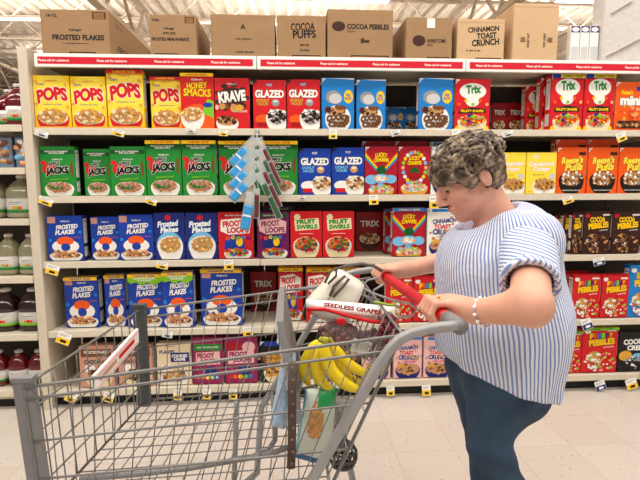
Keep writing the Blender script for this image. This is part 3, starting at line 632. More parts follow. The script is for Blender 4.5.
for a in [
 (43, 132, 'w', 'white price tag under the leftmost yellow corn puff box', .06, .03, 18), (119, 131, 'y', 'pale price tag under the third yellow corn puff box', .06, .03, 14),
 (191, 129.5, 'w', 'white price tag under the honey wheat puffs box', .045, .02, 5), (223.5, 131, 'y', 'yellow and white price tag under the chocolate splat box', .045, .03, 3),
 (333, 131, 'y', 'yellow price tag under the left blue cookie box', .042, .045, 0), (395, 131, 'w', 'pinkish white price tag under the gap of blue boxes', .05, .03, -14),
 (456, 130, 'y', 'yellow price tag between the blue cookie box and the woman\'s hair', .045, .06, 0), (507, 132, 'w', 'white price tag under the dark gap at upper right', .06, .03, -12),
 (620, 134, 'y', 'slanted yellow price tag under the orange mini puffs box', .055, .045, -20),
 (47, 199, 'y', 'slanted price tag under the leftmost green hoops box', .07, .035, 22), (152, 199.5, 'y', 'pale price tag under the left bannered green hoops box', .06, .03, 20),
 (373.5, 196, 'y', 'yellow price tag under the crossed rainbow box', .05, .05, -2), (434, 197, 'y', 'yellow price tag in front of the woman\'s nose', .05, .065, 0), (567, 198, 'y', 'slanted yellow price tag under the left orange puffs box', .06, .035, -18), (302, 197, 'w', 'small white tag under the left dark blue donut box', .035, .018, 0),
 (54, 266, 'y', 'price tag under the leftmost blue flakes box of the third shelf', .065, .05, 18), (163, 263, 'y', 'yellow price tag at the left of the navy flakes pair', .06, .035, 12), (228.5, 261, 'y', 'yellow price tag under the red fruit rings box of the third shelf', .05, .05, -2), (598, 259, 'k', 'dark price tag under the left chocolate rice cereal box', .065, .04, -14),
 (66, 334, 'y', 'large slanted price tag at the left end of the fourth shelf', .07, .06, 22), (168, 332, 'w', 'white price tag under the green-topped flakes boxes', .055, .035, 10), (248, 328, 'y', 'yellow price tag under the fourth shelf gap', .05, .05, 0), (585, 320, 'k', 'black price tag under the left fruity rice box', .06, .06, -20),
 (73, 394, 'y', 'slanted price tag low down at the left end of the bottom rail', .06, .05, 24), (110, 394, 'y', 'price tag on the bottom rail under the brown flakes boxes', .055, .05, 18),
 (178, 391, 'y', 'yellow tag on the bottom rail under the beige flakes box', .045, .055, 6), (207, 390, 'y', 'yellow tag on the bottom rail under the purple packet with green strip', .045, .055, 4), (233, 390, 'y', 'yellow tag on the bottom rail under the purple packet with crimson strip', .045, .055, 0),
 (390.5, 387, 'y', 'yellow tag on the bottom rail left of the pink boxes', .045, .055, 0), (426, 386, 'y', 'yellow tag on the bottom rail under the pink boxes', .05, .06, -3),
 (599, 382, 'k', 'black tag on the bottom rail under the large fruity rice box', .06, .055, -16), (630, 380, 'y', 'slanted yellow tag on the bottom rail under the black box', .065, .06, -18)]:
    ptag(*a)

# ================================================================ JUICE BAY
CLR = dict(red=mat('juice_red', (104, 10, 24), .15, coat=.5), dark=mat('juice_dark', (44, 14, 20), .15, coat=.5), green=mat('juice_pale', (156, 152, 122), .15, coat=.5))
CAPM = mat('cap_white', (236, 232, 230), .35); LBL = mat('label_paper', (236, 234, 228), .5)
PROT = {}
def jug(kind, px, z, h, w, lab, Y=.06):
    x = at(px, 200, Y).x if False else px
    k = (kind, round(h, 3), w)
    if k not in PROT:
        r = w/2; mb = MB()
        mb.lathe([(r*.82, 0), (r*.97, .008), (r, .02), (r*.96, h*.12), (r*.96, h*.48), (r, h*.52), (r*1.0, h*.56), (r*.93, h*.66), (r*.7, h*.78), (r*.42, h*.86), (r*.3, h*.9), (r*.3, h*.93)], CLR[kind], sq=3, n=28)
        o = mb.build('juice_jug'); tag(o, lab, 'bottle')
        c = MB(); c.lathe([(r*.34, h*.925), (r*.38, h*.93), (r*.38, h*.985), (r*.33, h)], CAPM, n=20)
        for i in range(20):
            a = 2*PI*i/20; c.box(r*.38*math.cos(a)-.0008, r*.38*math.sin(a)-.0008, h*.935, r*.38*math.cos(a)+.0008, r*.38*math.sin(a)+.0008, h*.98, CAPM)
        c.build('cap', o)
        l = MB(); l.lathe([(r*.975, h*.13), (r*.975, h*.2)], I('green') if kind != 'dark' else I('lime'), sq=3, n=28); l.lathe([(r*.976, h*.2), (r*.976, h*.46)], LBL, sq=3, n=28)
        for q, (dx, cc) in enumerate(((-.2, 'gold'), (0, 'red' if kind != 'green' else 'lime'), (.2, 'orange'))): l.ball((dx*r, -r*.97, h*.24), r*.14, I(cc), n=8, k=5, sc=(1, .12, 1))
        l.box(-r*.5, -r*.982, h*.36, r*.4, -r*.9765, h*.375, I('grey')); l.box(-r*.5, -r*.982, h*.32, r*.2, -r*.9765, h*.33, I('grey')); l.build('label', o)
        PROT[k] = o
    else: o = dup(PROT[k], label=lab)
    o.location = (x, Y+w/2, z+.001); o['group'] = 'juice bottles in the left bay'
def jx(px, py, Y=.06): return at(px, py, Y).x
for kind, zi, py, pxs, h, w, what in (
  ('red', 0, 100, (14.5, -12, 3), .245, .13, 'red juice jug on the top board of the left bay'),
  ('green', 2, 195, (15.5, -15), .25, .168, 'pale green juice jug on the third board of the left bay'),
  ('green', 3, 250, (6.5, 29), .24, .12, 'pale green juice bottle on the fourth board of the left bay'),
  ('dark', 4, 310, (8.5, 43), .25, .155, 'dark purple juice jug on the fifth board of the left bay'),
  ('red', 5, 365, (3, 23.5, 43), .21, .115, 'dark red juice jug on the lowest board of the left bay')):
    pos = ('rightmost', 'just inside the left photo edge', 'further left') if len(pxs) == 2 else ('', '', '')
    order = sorted(pxs)
    for i, px in enumerate(pxs):
        if px > 46 and kind != 'dark': continue
        yy = .06 if not (kind == 'red' and zi == 0 and i == 2) else .24
        rank = order.index(px); nm = {0: 'leftmost in its row', len(pxs)-1: 'rightmost in its row'}.get(rank, 'middle of its row')
        X = min(jx(px, py, yy), -1.712-w/2-.004-(len(pxs)-1-rank)*(w+.004) if yy < .2 else 9)
        jug(kind, X, JZ[zi], h, w, what+', '+nm, yy)
        
for i, (px, lb) in enumerate(((4, 'blue and brown drink carton pack on the second board of the left bay, left one'), (22, 'blue and brown drink carton pack on the second board of the left bay, right one'))):
    a = at(px-8, 137, .04); b = at(px+(7 if i == 0 else 3.5), 137, .04); z0 = JZ[1]+.001; mb = MB(); w = b.x-a.x
    mb.box(-w/2, 0, 0, w/2, .12, a.z-z0, mat('drink_wrap', (112, 128, 152), .3), bev=.004)
    for k in range(14): mb.ball((random.uniform(-.42, .42)*w, 0, random.uniform(.1, .9)*(a.z-z0)), .018, I(random.choice(['tan', 'brown', 'white', 'lblue', 'peach'])), n=8, k=4, sc=(1, .08, 1))
    o = mb.build('drink_pack', loc=((a.x+b.x)/2, .04, z0)); tag(o, lb, 'drink pack', 'drink packs in the left bay')

# ================================================================ HANGING CLIP STRIP
CP = mat('clear_plastic', (226, 232, 232), .15, alpha=.45, var=.02); PB = mat('packet_blue', (60, 160, 225), .25); PG = mat('packet_grey', (150, 158, 156), .25, alpha=.85)
top = at(257, 129, -.02)
cs = MB(); cs.box(-.006, -.001, -.56, .006, .0005, 0, CP); cs.box(-.012, -.003, -.01, .012, .012, .004, I('lgrey'))
for i in range(5): cs.tube([(0, -.002, -.1-.09*i), (0, -.04, -.1-.09*i), (0, -.045, -.092-.09*i)], .002, CP, n=6)
cso = cs.build('clip_strip', loc=top); tag(cso, 'clear merchandising strip hanging in front of the green hoops boxes', 'hanging strip')
def packet(loc, ang, m, L, w, nm, lab, yr=0):
    mb = MB(); mb.box(-w/2, -.0015, -L, w/2, 0, 0, CP, bev=.001)
    rings = []
    for q, (yy, ins) in enumerate(((0, 0), (-.014, .004), (-.018, .012))): rings.append([(-w/2+.006+ins, yy-.0015, -L+.012+ins), (w/2-.006-ins, yy-.0015, -L+.012+ins), (w/2-.006-ins, yy-.0015, -.03-ins), (-w/2+.006+ins, yy-.0015, -.03-ins)])
    mb.loft(rings, m, smooth=False); o = mb.build('hanging_packet', loc=loc); tag(o, lab, 'hanging packet', nm); o.rotation_euler = (0, math.radians(ang), math.radians(yr))
    h = MB(); h.box(-w/2+.004, -.003, -.026, w/2-.004, -.0017, -.004, I('white' if m == PB else 'lgrey')); h.box(-w*.3, -.0036, -.02, w*.3, -.0031, -.012, I('blue' if m == PB else 'red')); h.build('header_card', o)
    return o
rk = ('topmost', 'second from top', 'third from top', 'fourth from top', 'lowest')
def arm_packet(c, ang, L, w, m, f0, lab, grp, hc):
    mb = MB(); mb.box(-w/2, -.0015, -L, w/2, 0, 0, CP, bev=.001)
    for x in (-w/2, w/2): mb.box(x-.0012, -.004, -L, x+.0012, .002, 0, I('lgrey'))
    o = mb.build('hanging_packet', loc=c); tag(o, lab, 'hanging packet', grp); o.rotation_euler = (0, math.radians(ang), 0)
    rings = []
    for yy, ins in ((-.002, 0), (-.010, .003), (-.013, .009)): rings.append([(-w/2+.003+ins, yy, -L+.006+ins), (w/2-.003-ins, yy, -L+.006+ins), (w/2-.003-ins, yy, -L*f0-ins), (-w/2+.003+ins, yy, -L*f0-ins)])
    k = MB(); k.loft(rings, m, smooth=False); k.build('contents', o)
    h = MB(); h.box(-w*.42, -.0145, -L*(f0+.29), w*.42, -.0135, -L*(f0+.24), I(hc)); h.build('printed_stripe', o)
RDG = [mat('packet_maroon', (110, 44, 50), .3), mat('packet_dkgreen', (52, 96, 60), .3)]
for i in range(4):
    c = top+Vector((-.004, -.012-.02*i, -.055-.066*i))
    arm_packet(c, 44, .21, .055, PB, .42, 'blue and clear packet pointing down left on the hanging strip, '+rk[i], 'blue packets on the left of the hanging strip', 'white')
    arm_packet(c+Vector((.012, -.002, .004)), -24, .29, .034, RDG[i % 2], .25, 'narrow see-through packet with dark contents pointing down right on the strip, '+rk[i], 'narrow packets on the right of the hanging strip', 'grey')
arm_packet(top+Vector((-.03, -.10, -.36)), 12, .22, .055, PB, .35, 'blue and clear packet hanging lowest on the strip, over the red fruit rings box', 'blue packets on the left of the hanging strip', 'white')
arm_packet(top+Vector((-.0, -.10, -.34)), 2, .17, .03, RDG[0], .2, 'narrow dark red packet hanging straight at the foot of the strip', 'narrow packets on the right of the hanging strip', 'dgreen')

# ================================================================ HALL: floor, ceiling, joists, lights
fm = bpy.data.materials.new('vinyl_floor'); fm.use_nodes = True; nt = fm.node_tree; b = nt.nodes['Principled BSDF']; b.inputs['Roughness'].default_value = .28
tc = nt.nodes.new('ShaderNodeTexCoord'); mp = nt.nodes.new('ShaderNodeMapping'); nt.links.new(tc.outputs['Object'], mp.inputs['Vector'])
br = nt.nodes.new('ShaderNodeTexBrick'); br.offset = 0; br.inputs['Scale'].default_value = 1; br.inputs['Brick Width'].default_value = .305; br.inputs['Row Height'].default_value = .305; br.inputs['Mortar Size'].default_value = .0015
br.inputs['Color1'].default_value = (*lin((214, 204, 194)), 1); br.inputs['Color2'].default_value = (*lin((209, 198, 187)), 1); br.inputs['Mortar'].default_value = (*lin((186, 175, 164)), 1)
nt.links.new(mp.outputs['Vector'], br.inputs['Vector'])
vo = nt.nodes.new('ShaderNodeTexNoise'); vo.inputs['Scale'].default_value = 55; vo.inputs['Detail'].default_value = 1; nt.links.new(mp.outputs['Vector'], vo.inputs['Vector'])
rp = nt.nodes.new('ShaderNodeValToRGB'); rp.color_ramp.elements[0].position = .69; rp.color_ramp.elements[0].color = (0, 0, 0, 1); rp.color_ramp.elements[1].position = .73; nt.links.new(vo.outputs['Fac'], rp.inputs['Fac'])
mx = nt.nodes.new('ShaderNodeMix'); mx.data_type = 'RGBA'; nt.links.new(rp.outputs['Color'], mx.inputs[0]); nt.links.new(br.outputs['Color'], mx.inputs[6]); mx.inputs[7].default_value = (*lin((168, 150, 128)), 1); nt.links.new(mx.outputs[2], b.inputs['Base Color'])
m = MB(); m.box(-14, -9, -.1, 16, 24, 0, fm); struct(m.build('floor'))
CE = mat('ceiling_paint', (232, 220, 204), .8, var=.02); ST = mat('joist_paint', (206, 190, 172), .7, var=.02)
CZ = 5.6
m = MB(); m.box(-14, -9, CZ+.08, 16, 24, CZ+.12, CE)
for i in range(100): m.box(-14+.3*i, -9, CZ, -14+.3*i+.15, 24, CZ+.08, CE)
struct(m.build('ceiling'))
m = MB(); m.box(-14, 24, 0, 16, 24.2, CZ, mat('wall_paint', (214, 204, 190), .8)); struct(m.build('wall_back'))
for nm, x in (('wall_left', -14.2), ('wall_right', 16)):
    m = MB(); m.box(x, -9, 0, x+.2, 24, CZ, mat('wall_paint', (214, 204, 190), .8)); struct(m.build(nm))
n_ = 0
def joist(ax, pos, a0, a1, zt, dep, step, r):
    global n_; n_ += 1
    m = MB(); P = lambda t, z: (t, pos, z) if ax == 'x' else (pos, t, z)
    B = lambda a, b, z, q: m.box(*( (a, pos-q, z-q/2, b, pos+q, z+q/2) if ax == 'x' else (pos-q, a, z-q/2, pos+q, b, z+q/2)), ST)
    B(a0, a1, zt, r*2); B(a0, a1, zt-dep, r*2)
    t = a0; s = 1
    while t < a1-step/2:
        m.tube([P(t, zt if s > 0 else zt-dep), P(t+step/2, zt-dep if s > 0 else zt)], r*.9, ST, n=5, cap=False); t += step/2; s = -s
    struct(m.build('trim_%d' % n_))
for y in range(0, 12): joist('x', 2.6+1.55*y, -13, 15, CZ-.05, .55, 1.2, .022)
for x in (-9, -3.2, 3.4, 9.5): joist('y', x, -8, 23, CZ-.62, .8, 1.6, .04)
LT = bpy.data.materials.new('lamp_lens'); LT.use_nodes = True; bb = LT.node_tree.nodes['Principled BSDF']; bb.inputs['Emission Color'].default_value = (1, .96, .9, 1); bb.inputs['Emission Strength'].default_value = 7; bb.inputs['Base Color'].default_value = (.9, .9, .9, 1)
def lamp(x, y, lab, L=1.3, W=.36, z=4.35):
    t = thing('ceiling_light', lab, 'light', (x, y, z), group='strip lights over the aisles')
    h = MB(); h.hexa([(-L/2, -W/2, 0), (L/2, -W/2, 0), (L/2, W/2, 0), (-L/2, W/2, 0), (-L/2, -W/4, .1), (L/2, -W/4, .1), (L/2, W/4, .1), (-L/2, W/4, .1)], WH); h.build('housing', t)
    d = MB(); d.box(-L/2+.03, -W/2+.03, -.012, L/2-.03, W/2-.03, -.001, LT); d.build('lens', t)
    w = MB()
    for sx in (-1, 1): w.tube([(sx*L*.4, 0, .1), (sx*L*.4, 0, CZ-z)], .006, ST, n=5); 
    w.build('hanger', t)
LN = ('above the second carton', 'above the oval-badge carton', 'above the tallest carton', 'far left of the nearer row', 'left one of the farther row', 'middle one of the farther row', 'right one of the farther row')
for i, (x, y) in enumerate([(-2.3, 5.4), (.85, 5.4), (4.9, 5.2), (-5.6, 5.4), (-3.4, 9.6), (2.6, 9.6), (6.8, 9.6)]):
    lamp(x, y, 'white strip light hanging under the ceiling joists, %s' % LN[i])
for i, x in enumerate((-4.2, -1.4, 1.4, 4.2)):
    for y in (-3.4, -1.0):
        d = bpy.data.lights.new('aisle_lamp', 'AREA'); d.shape = 'RECTANGLE'; d.size = 2.4; d.size_y = .4; d.energy = 57; d.color = (1, .955, .89)
        o = bpy.data.objects.new('aisle_lamp', d); COL.objects.link(o); o.location = (x, y, 4.2)
for x in (-6, 0, 6):  # added fill lights aimed up to brighten the ceiling, not real fixtures
    for y in (3.5, 8.5, 14):
        d = bpy.data.lights.new('ceiling_fill', 'AREA'); d.shape = 'RECTANGLE'; d.size = 4; d.size_y = .6; d.energy = 150; d.color = (1, .95, .88)
        o = bpy.data.objects.new('ceiling_fill', d); COL.objects.link(o); o.location = (x, y, 4.5); o.rotation_euler = (PI, 0, 0)
w = bpy.data.worlds.new('world'); S.world = w; w.use_nodes = True; w.node_tree.nodes['Background'].inputs[0].default_value = (1, .955, .9, 1); w.node_tree.nodes['Background'].inputs[1].default_value = .35
S.view_settings.view_transform = 'Standard'; S.view_settings.look = 'None'; S.view_settings.gamma = 1; S.view_settings.exposure = 0; S.view_settings.use_curve_mapping = False
#@@CART
# ================================================================ SHOPPING CART
CW = mat('cart_wire', (130, 128, 127), .35, .45, var=.03); CF = mat('cart_frame', (158, 158, 158), .42, .25, var=.05); CG = mat('cart_plastic', (128, 127, 128), .5, var=.05); CD = mat('cart_dark', (74, 77, 76), .5); CR = mat('cart_red', (206, 24, 40), .35, var=.03); RUB = mat('wheel_rubber', (40, 40, 42), .6)
ct = thing('shopping_cart', 'grey wire shopping cart with a red handle, pushed past the shelves by the woman', 'shopping cart', (-.33, -1.52, 0))
CO = Vector((-.33, -1.52, 0))
def CB_(mb, nm, par=ct):
    mb.v = [tuple(Vector(v)-CO) for v in mb.v] if par is ct or par.parent is ct else mb.v
    return mb.build(nm, par)
NFx, FFx, YN, YF = -.787, -.718, -1.84, -1.24
RX = .03
def rimz(x): return .92+.118*(x+.787)
def side(sx, x, s):     # sx -1 near, +1 far; s 0 rim .. 1 bottom
    zb = .62+.04*(x+.787)
    y = (YN+.012*s) if sx < 0 else (YF-.03*s)
    return Vector((x, y, rimz(x)+(zb-rimz(x))*s))
def xr(sx, s): return RX-.16*s                    # rear edge leans forward downwards
def xf(sx, s): return (NFx if sx < 0 else FFx)+.012*s
for sx, nm in ((-1, 'basket_side'), (1, 'basket_side')):
    mb = MB()
    for s_, r in ((0, .0042), (.09, .0036), (.42, .0028), (.72, .003), (1, .0036)):
        n = 12; mb.tube([side(sx, xf(sx, s_)+(xr(sx, s_)-xf(sx, s_))*i/n, s_) for i in range(n+1)], r, CW, n=6)
    n = 17
    for i in range(n+1):
        mb.tube([side(sx, xf(sx, s_)+(xr(sx, s_)-xf(sx, s_))*i/n, s_)+Vector((0, -sx*.004, 0)) for s_ in (0, .5, 1)], .0014 if i not in (0, n) else .004, CW, n=5)
    CB_(mb, nm)
def grid(nm, fn, nu, nv, r, ru=None):
    mb = MB()
    for i in range(nu+1): mb.tube([fn(i/nu, j/8) for j in range(9)], r if i % nu else r*1.8, CW, n=5)
    for j in range(nv+1): mb.tube([fn(i/8, j/nv)+Vector((0, 0, .003)) for i in range(9)], (ru or r) if j % nv else r*2, CW, n=5)
    return CB_(mb, nm)
grid('basket_front', lambda u, v: side(-1, xf(-1, v), v).lerp(side(1, xf(1, v), v), u), 12, 5, .0018, .0024)
grid('basket_bottom', lambda u, v: side(-1, xf(-1, 1)+(xr(-1, 1)-xf(-1, 1))*v, 1).lerp(side(1, xf(1, 1)+(xr(1, 1)-xf(1, 1))*v, 1), u), 11, 18, .0018)
grid('rear_gate', lambda u, v: side(-1, xr(-1, v), v).lerp(side(1, xr(1, v), v), u), 10, 4, .0019)
for sx in (-1, 1):                              # corner bumpers at the nose
    mb = MB(); c0 = side(sx, xf(sx, 0)-.004, -.04); c1 = side(sx, xf(sx, 1)-.004, 1.05); w = .0195
    O_ = Vector((w, 0, 0)); Q = Vector((0, .022*(-sx), 0))
    mb.hexa([c1-O_, c1+O_, c1+O_+Q, c1-O_+Q, c0-O_, c0+O_, c0+O_+Q, c0-O_+Q], CG if sx < 0 else CD)
    mb.hexa([c0-O_*1.1-Q*.1, c0+O_*1.1-Q*.1, c0+O_*1.1+Q*1.1, c0-O_*1.1+Q*1.1]+[p+Vector((0, 0, .01)) for p in (c0-O_*1.1-Q*.1, c0+O_*1.1-Q*.1, c0+O_*1.1+Q*1.1, c0-O_*1.1+Q*1.1)], CG if sx < 0 else CD)
    CB_(mb, 'corner_bumper')
# white advertising plaque hooked inside the nose
def fr(u, dz, dx=0): p = side(-1, xf(-1, 0), 0).lerp(side(1, xf(1, 0), 0), u); return p+Vector((.014+dx, 0, dz))
mb = MB(); pl = [fr(.40, -.125), fr(.86, -.085), fr(.86, -.085, .008), fr(.40, -.125, .008), fr(.40, -.078), fr(.86, -.038), fr(.86, -.038, .008), fr(.40, -.078, .008)]
mb.hexa(pl, I('white')); 
for (u0, u1, z0, z1, c) in ((.42, .84, .036, .042, 'pink'), (.44, .60, .018, .03, 'rose'), (.63, .8, .018, .03, 'red'), (.42, .84, .006, .01, 'pink')):
    q = lambda u, z: fr(.40+(u-.40), -.125+.04*(u-.40)/.46+z, .0088)
    mb.hexa([q(u0, z0), q(u1, z0), q(u1, z0)+Vector((.001, 0, 0)), q(u0, z0)+Vector((.001, 0, 0)), q(u0, z1), q(u1, z1), q(u1, z1)+Vector((.001, 0, 0)), q(u0, z1)+Vector((.001, 0, 0))], I(c))
po = CB_(mb, 'plaque'); po['label'] = 'white plaque with red print inside the cart nose'
# side arms and handle
def arm(px, Y, dx=0): return [at(x, y, Y)+Vector((dx, 0, 0)) for x, y in px]
AP = [(459, 325), (445, 326.5), (428, 329), (412, 333), (400, 339), (390, 349), (380, 363), (362, 395), (340, 432), (313, 478)]
near = arm(AP, -1.865)
ext = near+[near[-1]+Vector((-.10, .01, -.16)), Vector((-.34, -1.83, .34)), Vector((-.50, -1.83, .20)), Vector((-.72, -1.80, .16))]
mb = MB(); mb.tube(ext, [.011]+[.0122]*(len(ext)-1), CF, n=12, flat=1.0); mb.ball(near[0], .012, CG, n=12)
CB_(mb, 'frame_arm')
far = [Vector((p.x-.055, -1.18, p.z)) for p in near]; extf = far+[far[-1]+Vector((-.10, -.01, -.16)), Vector((-.34, -1.27, .34)), Vector((-.50, -1.27, .20)), Vector((-.70, -1.30, .16))]
mb = MB(); mb.tube(extf, .0115, CF, n=12); CB_(mb, 'frame_arm')
H0, H1 = Vector((.104, -1.185, 1.032)), Vector((.161, -1.840, 1.032))
hv = (H1-H0)
mb = MB(); mb.tube([H0+hv*t for t in (.015, .03, .5, .86, .9)], [.0145, .0165, .0165, .0165, .0145], CR, n=16); ho = CB_(mb, 'handle'); ho['label'] = 'red plastic push handle'
for q0, q1 in ((-.01, .02), (.895, 1.005)): mb = MB(); mb.tube([H0+hv*q0, H0+hv*q1], .0185, CG, n=14); CB_(mb, 'handle_clamp')
# lower chassis and castors
mb = MB()
for y in (-1.83, -1.27): mb.tube([(-.72, y, .16), (-.1, y, .17), (.02, y, .19), (-.06, y, .60)], .012, CF, n=10)
for x in (-.70, -.45, -.15, .0): mb.tube([(x, -1.83, .165), (x, -1.27, .165)], .006, CW, n=8)
for i in range(9): mb.tube([(-.70, -1.79+.06*i, .172), (.0, -1.79+.06*i, .172)], .003, CW, n=6)
mb.tube([(-.42, -1.80, .27), (-.40, -1.78, .62)], .009, CF); mb.tube([(-.42, -1.30, .27), (-.40, -1.30, .62)], .009, CF)
CB_(mb, 'chassis')
for x, y in ((-.68, -1.80), (-.68, -1.30), (-.02, -1.82), (-.02, -1.28)):
    mb = MB(); mb.tube([(x, y-.014, .062), (x, y-.012, .0625), (x, y+.012, .0625), (x, y+.014, .062)], [.052, .061, .061, .052], RUB, n=24); mb.tube([(x, y-.016, .0625), (x, y+.016, .0625)], .03, CF, n=16); wo = CB_(mb, 'wheel')
    mb = MB()
    for s_ in (-1, 1): mb.hexa([(x-.012, y+s_*.02-.002, .055), (x+.02, y+s_*.02-.002, .055), (x+.02, y+s_*.02+.002, .055), (x-.012, y+s_*.02+.002, .055), (x-.02, y+s_*.02-.002, .135), (x+.03, y+s_*.02-.002, .135), (x+.03, y+s_*.02+.002, .135), (x-.02, y+s_*.02+.002, .135)], CF)
    mb.box(x-.02, y-.022, .133, x+.03, y+.022, .14, CF); mb.tube([(x, y, .138), (x, y, .17)], .01, CF); CB_(mb, 'wheel_fork', wo)
# child seat: grey flap, its strap post, wire loops
mb = MB(); T0, T1 = Vector((-.243, 0, 1.012)), Vector((-.205, 0, .79))
Pq = lambda y, p, dx: (p.x+dx, y, p.z)
mb.hexa([Pq(-1.79, T1, -.008), Pq(-1.79, T1, .012), Pq(-1.28, T1, .012), Pq(-1.28, T1, -.008), Pq(-1.70, T0, -.008), Pq(-1.70, T0, .008), Pq(-1.30, T0, .008), Pq(-1.30, T0, -.008)], CG)
for i in range(7): z = 1.0-.03*i; x = T0.x+(T1.x-T0.x)*(1.012-z)/.222; mb.tube([(x-.012, -1.74, z), (x-.012, -1.3, z)], .003, CF, n=6)
fo = CB_(mb, 'seat_flap')
mb = MB(); BR = mat('strap_brown', (84, 66, 60), .8)
st = [at(293, 363, -1.855), at(292, 400, -1.857), at(292, 440, -1.857), at(291, 468, -1.855)]; mb.tube(st, .0095, BR, n=10, flat=.5)
for i in range(9): mb.ball(at(292+(i % 2), 368+12*i, -1.868), .003, mat('strap_fleck', (120, 100, 92), .8), n=6, k=4)
CB_(mb, 'strap')
mb = MB(); mb.tube(arm([(273, 396), (275, 420), (275, 440), (268, 450), (252, 457), (236, 459)], -1.52), .008, CG, n=10); mb.tube(arm([(290, 447), (262, 456), (236, 460), (190, 468), (140, 474), (80, 479)], -1.55), .008, CG, n=10)
CB_(mb, 'seat_support')
mb = MB()
mb.tube([(-.20, YF-.02, .99), (-.12, YF-.02, 1.0), (.0, YF-.02, 1.02), (.06, -1.26, 1.03)], .004, CW, n=8)
for (pts, Y) in (([(356, 284), (372, 293), (392, 300), (408, 303), (417, 309), (412, 316), (396, 318), (376, 313), (362, 306)], -1.45), ([(340, 282), (352, 288), (366, 297), (378, 306), (386, 318)], -1.38), ([(378, 278), (368, 280), (361, 287), (366, 296), (380, 300)], -1.30), ([(384, 284), (374, 290), (372, 300), (384, 307), (398, 306)], -1.4)):
    mb.tube(arm(pts, Y), .0036, CF, n=8)
CB_(mb, 'seat_wires')
# seat bottom and side grid that hold the goods
grid('seat_basket', lambda u, v: Vector((-.19+.15*v, -1.62+.34*u, .80+.04*v)), 7, 4, .0018)

# ================================================================ GOODS IN THE CART
def pillow(fn, nu, nv, T, colfn, name, puck=.0, seed=1):
    """a filled bag: fn(u,v)->centre point of the sheet; bulges by T along -y/+y"""
    mb = MB(); R = random.Random(seed)
    for sgn in (-1, 1):
        G = []
        for i in range(nu+1):
            row = []
            for j in range(nv+1):
                u, v = i/nu, j/nv; b = (max(0, math.sin(PI*u))*max(0, math.sin(PI*v)))**.45
                p = fn(u, v); e = 0 if i in (0, nu) or j in (0, nv) else puck
                row.append(p+Vector((R.uniform(-e, e), sgn*T*b+R.uniform(-e, e), R.uniform(-e, e))))
            G.append(row)
        for i in range(nu):
            for j in range(nv):
                q = [G[i][j], G[i+1][j], G[i+1][j+1], G[i][j+1]]
                if sgn > 0: q = q[::-1]
                mb.add(q, [(0, 1, 2, 3)], colfn((i+.5)/nu, (j+.5)/nv), True)
    return mb
def quadfn(p00, p10, p11, p01, Y):
    a, b, c, d = [at(*p, Y) for p in (p00, p10, p11, p01)]
    return lambda u, v: (a.lerp(b, u)).lerp(d.lerp(c, u), v)
def weld(o, sub=1):
    import bmesh
    bm = bmesh.new(); bm.from_mesh(o.data); bmesh.ops.remove_doubles(bm, verts=bm.verts, dist=.0004); bm.to_mesh(o.data); bm.free()
    for p in o.data.polygons: p.use_smooth = True
    if sub: md = o.modifiers.new('s', 'SUBSURF'); md.levels = md.render_levels = sub
    return o
# handbag
HB = mat('bag_leather', (238, 232, 218), .45, var=.03, scale=90, bump=.1); HD = mat('bag_dark', (92, 78, 64), .5)
hb = MB(); ax = Vector((-.55, 0, -.84)).normalized(); rt = Vector((.56, 0, -.62)).normalized()*-1
def hp(a, r, y): return at(351, 276, -1.45)+Vector((0, y, 0))+ax*a+Vector((ax.z, 0, -ax.x))*r
rings = []
for a, W_, D_, off in ((-.002, .030, .012, 0), (.0, .046, .035, .0), (.03, .054, .045, .0), (.07, .060, .050, .0), (.11, .066, .052, .002), (.140, .068, .050, .004), (.148, .058, .042, .004)):
    ring = []
    for k in range(24):
        t = 2*PI*k/24; e = .5; X = math.copysign(abs(math.cos(t))**e, math.cos(t))*W_; Y_ = math.copysign(abs(math.sin(t))**e, math.sin(t))*D_; ring.append(hp(a, X+off, Y_))
    rings.append(ring)
hb.loft(rings, HB); ho = hb.build('handbag'); tag(ho, 'cream leather handbag with dark brown straps leaning in the cart child seat', 'handbag')
m_ = MB(); m_.tube([hp(.02, .03, -.047), hp(.06, .03, -.056), hp(.13, .03, -.0545)], .0012, mat('bag_seam', (120, 112, 100), .6), n=5); m_.build('seam', ho)
m_ = MB(); m_.tube(arm([(330, 296), (334, 286), (345, 276), (349, 279), (342, 288), (333, 297)], -1.508), .0042, HD, n=8); m_.tube(arm([(325, 283), (330, 272), (337, 268), (336, 276), (328, 284)], -1.505), .0036, HD, n=8); m_.build('strap', ho)
m_ = MB(); m_.tube(arm([(334, 270), (348, 265.5), (362, 263.5), (374, 266), (382, 271)], -1.46), .005, mat('strap_grey', (96, 90, 84), .5), n=8); m_.build('strap', ho)
# bag of grapes: printed white band, clear film, grapes
GR = mat('grape_skin', (112, 52, 52), .35, var=.35, scale=30, coat=.3); GR2 = mat('grape_maroon', (112, 30, 48), .35, var=.3, scale=30); STM = mat('stem_green', (150, 160, 60), .6); FILM = mat('bag_film', (225, 222, 225), .12, alpha=.10, var=.02)
gb = pillow(quadfn((304, 298), (398, 305), (396, 325), (304, 309), -1.56), 16, 4, .035, lambda u, v: I('white'), 'x', .0015, 3)
for (v0, v1) in ((.0, .16),):
    pass
go = weld(gb.build('grape_bag')); tag(go, 'white and clear grape bag with red lettering lying across the cart seat', 'grape bag')
A = Art(.2, .03); A.text('SEEDLESS GRAPES', .5, .5, .8, .5, 'dred', bold=.05)
L = MB(); base = at(353, 308.5, -1.605); dirx = (at(394, 314.5, -1.605)-at(312, 303, -1.605)).normalized(); upv = Vector((-dirx.z, 0, dirx.x))
L.v = [tuple(base+dirx*(x-.1)+upv*(z-.015)*.8+Vector((0, y, 0))) for x, y, z in A.let.v]; L.f, L.m, L.mats, L.sm = A.let.f, A.let.m, A.let.mats, A.let.sm
lo = L.build('printed_lettering', go)
m_ = MB()
